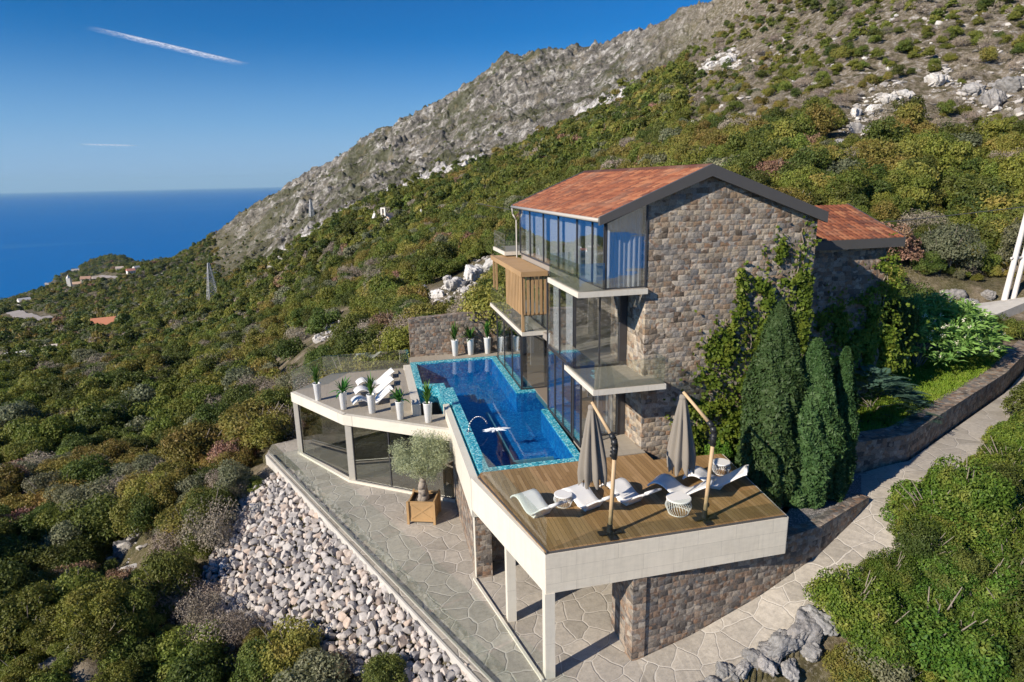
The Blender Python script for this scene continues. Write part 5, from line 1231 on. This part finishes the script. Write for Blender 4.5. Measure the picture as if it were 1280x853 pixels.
outs = [(612,338,26,'jagged white limestone outcrop close to the timber balcony'),(592,350,30,'long white limestone outcrop behind the pool wall'),(570,362,26,'white crag in the middle of the outcrop band behind the pool'),(548,372,20,'low white crag at the left end of the outcrop band'),(527,362,12,'small white rock above the left end of the outcrop band'),
 (412,408,14,'white jagged rock among brown bushes above the tiled terrace'),(432,412,13,'white rock beside the jagged one above the tiled terrace'),(398,424,10,'small pale rock left of the white pair above the terrace'),(375,420,9,'small pale rock on the bushy slope farther left'),(460,392,8,'small grey rock on the slope left of the stone wall'),
 (152,690,26,'dark grey outcrop in a gap of the bushes left of the rubble'),(132,706,20,'dark jagged rock beside the gap in the bushes'),(172,672,18,'pale flat rock above the dark outcrop'),(186,716,16,'weathered rock on bare ground left of the rubble'),(95,815,18,'grey rock near the lower left corner'),(60,836,20,'pale rock at the lower left edge'),(205,790,12,'small white rock in the lower left bushes'),
 (285,832,26,'dark blue grey boulder at the foot of the rubble'),(505,828,30,'dark boulder at the lower edge of the rubble beside green shrubs'),(455,815,24,'grey boulder low on the rubble slope'),(325,640,18,'dark boulder at the left edge of the rubble'),
 (1005,792,44,'large purple grey boulder below the edge of the paved path'),(975,812,40,'fractured grey rock below the paved path'),(945,828,36,'grey ledge rock under the path edge'),(910,843,34,'grey ledge rock at the bottom of the path edge'),(1018,818,30,'pale boulder between path and hedge bushes'),(985,838,28,'pale boulder near the bottom beside the bushes'),(890,862,34,'dark grey ledge block at the very bottom of the path edge'),(930,838,30,'split grey ledge block below the path edge'),(960,818,32,'dark cracked ledge block beneath the paved path'),(988,800,30,'angular grey block under the path kerb'),(1022,780,34,'grey ledge block where the bushes meet the path'),(955,840,26,'low grey rock between the path edge and the bottom bushes'),(598,338,14,'small jagged white rock between the two largest behind the pool wall'),(583,366,14,'low white rock below the outcrop band behind the pool'),(560,352,12,'small white rock on top of the outcrop band'),
 (1075,165,16,'pale boulder on the open scrub slope'),(1070,145,13,'white rock cluster on the scrub slope, left of centre'),(1090,140,14,'white rock in the middle of the scrub slope'),(1110,125,12,'white ledge rock on the scrub slope'),(1170,104,14,'bright white boulder high on the right slope'),(1050,182,14,'pale tilted slab low on the scrub slope'),(1130,120,10,'small white rock right of the ledge'),(1240,130,26,'wide pale outcrop at the right edge of the hillside'),(1215,115,16,'pale outcrop left of the wide one'),(1262,112,20,'pale outcrop at the upper right edge'),(1095,170,9,'small white rock below the scrub'),(910,80,12,'white rock near the upper edge of the green hill'),(885,84,10,'small white rock left on the upper green hill'),
 (1190,372,18,'pale boulder beside the concrete pad'),(1212,384,14,'flat pale slab near the utility pole'),(1150,372,12,'pale stone behind the flowering shrub'),(1235,372,12,'grey stone at the foot of the utility pole')]
for i, (px, py, wp, lb) in enumerate(outs):
    p = hit(px, py, 12, 900); r = math.hypot(p[0], p[1]); s = wp*r/800*(.72 if r > 45 else .62); rg = random.Random(i)
    o = bpy.data.objects.new('limestone_outcrop', OM[i % 5]); COL.objects.link(o); up_ = .35 if 500 < px < 630 and py < 380 else .10; s *= (.8 if 500 < px < 630 and py < 380 else 1); o.location = (p[0], p[1], p[2]+s*up_); o.scale = (s*1.15, s*.9, s*.85); o.rotation_euler = (rg.uniform(-.3,.3), rg.uniform(-.3,.3), rg.uniform(0,6.28)); tag(o, lb, 'rock')
    if 'white' in lb: o.data = OMW[i % 5]

# ------------------------------------------------------------------ shrubs and trees over the whole hillside
KM = [L_dark, L_mid, L_olive, L_grey, L_rust, L_sage, L_hedge]
KN = ['dense dark green evergreen', 'leafy mid green', 'yellow green autumn', 'grey brown twiggy', 'rust coloured', 'grey green', 'glossy green']
LODS = [(9000,.031,30), (3400,.046,24), (800,.092,15)]
ROCKY_PX = [[(518,380),(545,362),(575,350),(598,322),(624,322),(624,350),(600,372),(560,382)], [(392,430),(400,402),(440,398),(455,412),(440,425)], [(1035,195),(1050,150),(1080,115),(1130,100),(1150,125),(1120,160),(1075,180)], [(1160,120),(1160,95),(1190,90),(1200,110)], [(1185,135),(1200,105),(1290,85),(1290,150),(1230,150)], [(868,95),(885,70),(925,65),(925,88)], [(870,870),(1000,778),(1040,762),(1030,820),(940,850)], [(118,700),(165,665),(205,690),(190,735),(145,735)]]
ROCKY = [[tuple(hit(*q)[:2]) for q in pg] for pg in ROCKY_PX]
SRC = bpy.data.collections.new('shrub_sources'); near = {}; idx = {}; c_ = 0
for ki in range(7):
    for li, (n_, lf, nl) in enumerate(LODS):
        for v in range(2):
            thin = .62 if ki == 3 else (.8 if ki == 4 else 1.)
            if ki == 6: me = crown_mesh('foliage', KM[ki], 900+v+li*7, int(n_*1.9), lf*.92, 38, .55, .74)
            else: me = crown_mesh('foliage', KM[ki], ki*31+li*7+v, int(n_*thin), lf*(.8 if ki == 3 else 1), nl, [.85,.8,.75,.7,.7,.75][ki]*(1.25 if v else 1), .58, 1., .35 if ki == 3 else .55)
            if li == 0: near[(ki, v)] = me
            so_ = bpy.data.objects.new('shrub_source_%02d' % c_, me); SRC.objects.link(so_); idx[(ki, li, v)] = c_; c_ += 1
STM = [stems_mesh('stems', 60+i, M_twig, 1.02, 12, .78, .022) for i in range(3)]
TRK = MB().path([(0,0,-.3),(.03,.02,.25),(0,.04,.6)], [.075,.06,.03], 8).mesh('trunk', M_bark)
PATHP = PATH_R; TERRP = [(-6.3,35.4),(-6.8,35.2),(4.1,11.0),(8.5,11),(9.0,13.2)]
def in_site(x, y, mg):
    big = inpoly(x, y, [(-6.6-mg,35.2),(-4.5,38.4+mg),(17.5,38.5+mg),(24,32.5),(31.5,32.5),(38,30.5),(46.5,34.3),(47,32.6),(40.4,27.7),(33.5,23.6),(24.1,19.1),(21.1,17.6),(19.0,16.9),(17.4,15.9),(15.5,14.8),(12.4,14.2),(8.8,13.2),(8,10.8),(4.2-mg,10.8)])
    return big
def scatter():
    rg = np.random.default_rng(77); X = []; Y = []; Rd = []; Ld = []
    def band(r0, r1, Rm, sp, a0=-70, a1=95, jit=.45):
        r = r0
        while r < r1:
            st = sp*Rm; n_ = int(R(a1-a0)*r/st)
            a = R(a0)+(np.arange(n_)+rg.random()+rg.uniform(-jit, jit, n_))*R(a1-a0)/n_; rr = r+rg.uniform(-jit, jit, n_)*st
            X.append(np.sin(a)*rr); Y.append(np.cos(a)*rr); Rd.append(Rm*np.clip(rg.lognormal(0, .28, n_), .5, 1.5)); r += st*.88
    band(11, 38, 1.35, 1.05); band(38, 70, 1.9, 1.08); band(70, 130, 2.3, 1.12); band(130, 250, 2.6, 1.2); band(250, 420, 3.2, 1.3, -60, 70); band(420, 2100, 5.0, 1.25, -50, 12); band(2100, 3600, 8.0, 1.2, -50, -10); band(12, 46, 1.2, .78, 28, 95)
    n_big = sum(len(q) for q in X); band(15, 75, .62, 1.5); small = np.arange(sum(len(q) for q in X)) >= n_big
    x = np.concatenate(X); y = np.concatenate(Y); rd = np.concatenate(Rd); z = height(x, y); r = np.hypot(x, y); az = np.degrees(np.arctan2(x, y))
    rk = rockness(x, y); sb = scrubness(x, y); cl = cliff(x, y); u = rg.random(len(x)); patch = fbm(x/np.clip(r*.10, 3, 60), y/np.clip(r*.10, 3, 60), 3, 61)
    keep = ~in_site(x, y, .9)
    keep &= ~inpoly(x, y, SCREE)
    keep &= ~inpoly(x, y, [(x_*1.0, y_*1.0) for x_, y_ in [hit(120,690)[:2], hit(160,660)[:2], hit(215,690)[:2], hit(200,740)[:2], hit(140,735)[:2]]])
    keep &= ~inpoly(x, y, [tuple(hit(*q)[:2]) for q in ((840,870),(870,845),(1000,765),(1042,745),(1040,790),(1028,828),(940,852),(900,880))])
    keep &= ~((x > 36) & (x < 56) & (y > 27) & (y < 47) & (u < .25)); keep &= dist_poly(x, y, [tuple(hit(*q_, 25, 200)[:2]) for q_ in ((1195,391),(1255,396),(1300,402))]) > 3.2
    pc = 1-.95*np.clip(rk*1.3, 0, 1)-.36*sb*(patch < .56)*(1-np.clip(rk, 0, 1)); pc = np.where(cl > .3, .04, pc); pc = np.where((patch > .63) & (rk < .3) & (sb < .3) & (r > 45), .35, pc)
    pc = np.where((az > -16) & (az < 3) & (r > 45) & (r < 120) & (patch > .57), pc*.45, pc)
    keep &= u < pc; keep &= z > SEA+3; keep &= rg.random(len(x)) < np.where((az < -12) & (r > 420), 1, np.where(r > 420, .6, 1))
    for px, py, wp, lb in outs:
        p = hit(px, py, 12, 900); rr = math.hypot(p[0], p[1]); s = wp*rr/800*.6; fwd = np.array([p[0], p[1]])/rr
        for q in (0, 1.5, 3., 4.5)[:(4 if rr > 40 else 2)]: keep &= np.hypot(x-(p[0]-fwd[0]*q), y-(p[1]-fwd[1]*q)) > s*.9+rd*(.6 if rr > 40 else .15)
    for px, py, q in [(486,286,9), (469,284,8), (267,377,6), (527,276,4), (1252,382,2.5)]+[(a[0], a[1], a[2]*.7) for a in far]:
        p = hit(px, py, 25, 2400); rr = math.hypot(p[0], p[1]); s = max(q*rr/800, 1.5); fwd = np.array([p[0], p[1]])/rr
        for g in (0, 1.1, 2.2): keep &= np.hypot(x-(p[0]-fwd[0]*g*s), y-(p[1]-fwd[1]*g*s)) > s
    for pts_, wd in ROADS:
        P_ = [hit(a_, b_, 60, 2400) for a_, b_ in pts_]; keep &= dist_poly(x, y, [(q[0], q[1]) for q in P_]) > wd+13
    rd = np.where(rk > .5, rd*.4, np.where(sb > .5, rd*.62, rd))
    for q in (4, 8, 12, 16, 20): rd = np.where(inpoly(x+x/r*q, y+y/r*q, ROCKY[0]), np.minimum(rd, .75), rd)
    for n_, pg in enumerate(ROCKY):
        for q in ((0, 2.5, 5) if n_ == 0 else (0,)): keep &= (~inpoly(x+x/r*q, y+y/r*q, pg)) | (rg.random(len(x)) < (.5 if n_ == 1 else (.12 if n_ else .22)))
    x, y, z, r, az, rd, rk, sb, small = [q[keep] for q in (x, y, z, r, az, rd, rk, sb, small)]; N = len(x)
    kn = fbm(x/11+5, y/11, 3, 71); kn2 = fbm(x/35, y/35, 3, 73); kn = (kn*.75+rg.random(N)*.25)*.8+kn2*.2
    q = np.argsort(np.argsort(kn))/N; kind = np.digitize(q, [.34, .62, .70, .81, .825])
    perm = np.array([0, 1, 2, 3, 4, 5]); order = np.array([1, 0, 5, 3, 4, 2]); kind = order[kind]
    rt = (az > 2) & (r > 45); sw = rg.random(N); kind = np.where((sb > .5) & (sw > .6), 3, kind); kind = np.where(rt & (kind == 3) & (sw < .5), 1, kind); kind = np.where(rt & (kind == 5) & (sw < .5), 2, kind)
    hedge = (y < np.interp(x, [p[0] for p in PATH_R], [p[1] for p in PATH_R])+.2) & (x > 13.5) & (r < 60); kind = np.where(hedge & (rg.random(N) < .80), 6, np.where(hedge, 0, kind)); rd = np.where(hedge, rd*.95, rd)
    lft = (x < 0) & (r < 60); kind = np.where(lft & (kind == 3) & (rg.random(N) < .12), 4, kind)
    lod = np.where((r < 62) & ~small, 0, np.where(r < 190, 1, 2)); var = rg.integers(0, 2, N); rz = rg.random(N)*6.283; el = rg.uniform(.8, 1.25, N)
    # keep the near crowns from hanging over the terrace, the rubble and the path
    vx = np.stack([x, y, z+rd*.5], 1)-CAM; dz = vx@BF; sx = 640+FPX*(vx@BR)/np.maximum(dz, .1); sy = 426.5-FPX*(vx@BU)/np.maximum(dz, .1)
    inf = (dz > 1) & (sx > -30) & (sx < 1310) & (sy > -20) & (sy < 880); inf &= ~((az > 2) & (az < 27) & (r > 34) & (r < 60) & (y < 52) & (x > 7))
    score = np.where(inf, rd/r, -1); o = np.argsort(-score); ind = np.zeros(N, bool); 
    nk = 0
    for i in o:
        if nk >= 295 or score[i] <= 0: break
        if r[i] > 75: continue
        ind[i] = True; nk += 1
    recs = []
    for i in np.nonzero(ind)[0]:
        k = int(kind[i]); tree = (k in (0, 1)) and rd[i] > 1.9
        if hedge[i]: zone = 'in the thick bush mass beside the lower path' if y[i] < 16 or x[i] < 22 else 'in the bush mass below the upper path'
        elif x[i] > 7: zone = 'on the hillside behind the villa'
        elif y[i] > 40: zone = 'on the slope beyond the pool wall' if az[i] > -8 else 'on the slope beyond the tiled terrace'
        elif r[i] < 32: zone = 'in the lower left foreground'
        else: zone = 'on the slope left of the rubble'
        sz = 'large' if rd[i] > 2 else ('small' if rd[i] < 1.25 else 'rounded')
        nm = 'hillside_tree' if tree else 'hillside_shrub'; cat = 'tree' if tree else 'shrub'
        rt_ = empty(nm, (x[i], y[i], z[i]-rd[i]*.12), f'{sz} {KN[k]} {cat} {zone}', cat, f'{sz} {KN[k]} {cat}s {zone}', rz[i]); recs.append((rt_, az[i])); rt_.scale = (rd[i], rd[i], rd[i]*el[i])
        link('crown' if tree else 'foliage', near[(k, int(var[i]))], rt_); link('trunk' if tree else 'stems', TRK if tree else STM[i % 3], rt_)
    ORD = 'first second third fourth fifth sixth seventh eighth ninth tenth eleventh twelfth thirteenth fourteenth fifteenth sixteenth seventeenth eighteenth nineteenth twentieth'.split()
    by = {}
    for o_, a_ in recs: by.setdefault(o_['label'], []).append((a_, o_))
    for lb, L_ in by.items():
        if len(L_) > 1:
            for n_, (a_, o_) in enumerate(sorted(L_, key=lambda q: q[0])):
                if n_ < 20: lb2 = lb.replace('dense ', '').replace('the thick bush mass', 'the bush mass'); o_['label'] = lb2+(', leftmost' if n_ == 0 else f', {ORD[n_]} from left')
    m = ~ind; vis = inf | (r > 20)
    m &= vis
    me = bpy.data.meshes.new('scrub'); P_ = np.stack([x, y, z-rd*.12], 1)[m]; me.vertices.add(len(P_)); me.vertices.foreach_set('co', P_.astype(np.float32).ravel())
    a = me.attributes.new('pick', 'INT', 'POINT'); lut = np.array([[[idx[(k, l, v)] for v in range(2)] for l in range(3)] for k in range(7)]); a.data.foreach_set('value', lut[kind[m], lod[m], var[m]].astype(np.int32))
    a = me.attributes.new('size', 'FLOAT_VECTOR', 'POINT'); a.data.foreach_set('vector', np.stack([rd[m], rd[m], rd[m]*el[m]], 1).astype(np.float32).ravel())
    a = me.attributes.new('turn', 'FLOAT_VECTOR', 'POINT'); a.data.foreach_set('vector', np.stack([0*rz[m], 0*rz[m], rz[m]], 1).astype(np.float32).ravel())
    ob = link('scrub', me); tag(ob, 'dense green and brown scrub covering the mountainside down to the sea', 'scrub', kind='stuff')
    ng = bpy.data.node_groups.new('scrub_scatter', 'GeometryNodeTree'); ng.interface.new_socket('Geometry', in_out='INPUT', socket_type='NodeSocketGeometry'); ng.interface.new_socket('Geometry', in_out='OUTPUT', socket_type='NodeSocketGeometry')
    gi = ng.nodes.new('NodeGroupInput'); go = ng.nodes.new('NodeGroupOutput'); ip = ng.nodes.new('GeometryNodeInstanceOnPoints'); ci = ng.nodes.new('GeometryNodeCollectionInfo')
    ci.inputs['Collection'].default_value = SRC; ci.inputs['Separate Children'].default_value = True; ci.inputs['Reset Children'].default_value = True; ip.inputs['Pick Instance'].default_value = True
    def na(nm, dt): n_ = ng.nodes.new('GeometryNodeInputNamedAttribute'); n_.data_type = dt; n_.inputs['Name'].default_value = nm; return n_.outputs['Attribute']
    L = ng.links; L.new(gi.outputs[0], ip.inputs['Points']); L.new(ci.outputs[0], ip.inputs['Instance']); L.new(na('pick', 'INT'), ip.inputs['Instance Index']); L.new(na('size', 'FLOAT_VECTOR'), ip.inputs['Scale']); L.new(na('turn', 'FLOAT_VECTOR'), ip.inputs['Rotation']); L.new(ip.outputs[0], go.inputs[0])
    md = ob.modifiers.new('scatter', 'NODES'); md.node_group = ng
    print('shrubs', N, 'individual', int(ind.sum()))
scatter()

def loose_rocks():
    rg = np.random.default_rng(31); N = 9000; az = np.radians(rg.uniform(-22, 56, N)); r = np.exp(rg.uniform(math.log(50), math.log(330), N)); x = np.sin(az)*r; y = np.cos(az)*r
    sb = scrubness(x, y); rk = rockness(x, y); f = fbm(x/26, y/26, 4, 91); f2 = fbm(x/9, y/9, 3, 93)
    az_ = np.degrees(az); p = np.where(sb > .3, np.clip((f-.40)*5, .12, 1)*np.clip((f2-.32)*4, .1, 1), np.where((r < 130) & (az_ < 4) & (az_ > -20), np.clip((f-.55)*6, 0, .5), np.clip((f-.66)*6, 0, .4))); p = np.where(rk > .6, .02, p); k = (rg.random(N) < p) & ~inpoly(x, y, [(-8,30),(-8,40),(24,40),(40,34),(50,30),(30,18)])
    x, y, r = x[k], y[k], r[k]
    for pg in ROCKY:
        pa = np.array(pg); ar = abs(sum(pg[i-1][0]*pg[i][1]-pg[i][0]*pg[i-1][1] for i in range(len(pg))))/2; M_ = int(min(1500, ar*2.2)); ex = rg.uniform(pa[:, 0].min(), pa[:, 0].max(), M_*3); ey = rg.uniform(pa[:, 1].min(), pa[:, 1].max(), M_*3); kk = inpoly(ex, ey, pg) & (fbm(ex/3, ey/3, 3, 97) > .42); x = np.r_[x, ex[kk]]; y = np.r_[y, ey[kk]]
    r = np.hypot(x, y); z = height(x, y); s = (.12+.65*rg.random(len(x))**4)*np.clip(r/110, .7, 1.9); V_ = []; F_ = []; b = 0
    for i in range(len(x)):
        a = rg.random()*6.28; c_, s__ = math.cos(a), math.sin(a); Rm = np.array([[c_, -s__, 0], [s__, c_, 0], [0, 0, 1]])
        V_.append(RS[i % 10]@Rm.T*np.array([s[i]*1.5, s[i]*1.2, s[i]*.9])+np.array([x[i], y[i], z[i]+s[i]*.15])); F_.append(I3F+b); b += len(I3)
    me = npmesh('loose_rocks', np.concatenate(V_), np.concatenate(F_), M_pale); tag(link('loose_rocks', me), 'loose white limestone rocks strewn over the open scrub slopes', 'rocks', kind='stuff'); print('loose', len(x))
t = NT('pale_loose_stone'); g_ = t.n('ShaderNodeNewGeometry'); n1 = t.noise(g_.outputs['Position'], 1.6, 7, .7)
t.P(Base_Color=t.mix(.7, t.ramp(g_.outputs['Random Per Island'], [(0, (.34,.32,.30)), (1, (.68,.66,.63))]), t.ramp(n1, [(.3, .6), (.7, 1.2)]), 'MULTIPLY'), Roughness=.95, Normal=t.bump(n1, .7, .15)); M_pale = t.m
loose_rocks()

hz = MB().box(-92000, 92000, -92000, 92000, SEA-82, 1100)
t = NT('sea_air'); t.t.nodes.remove(t.b); pv = t.n('ShaderNodeVolumePrincipled', {'Color': (.50,.80,1,1), 'Density': .000018, 'Anisotropy': .0}); t.t.links.new(pv.outputs[0], t.out.inputs['Volume'])
tag(hz.build('haze', t.m), kind='stuff')
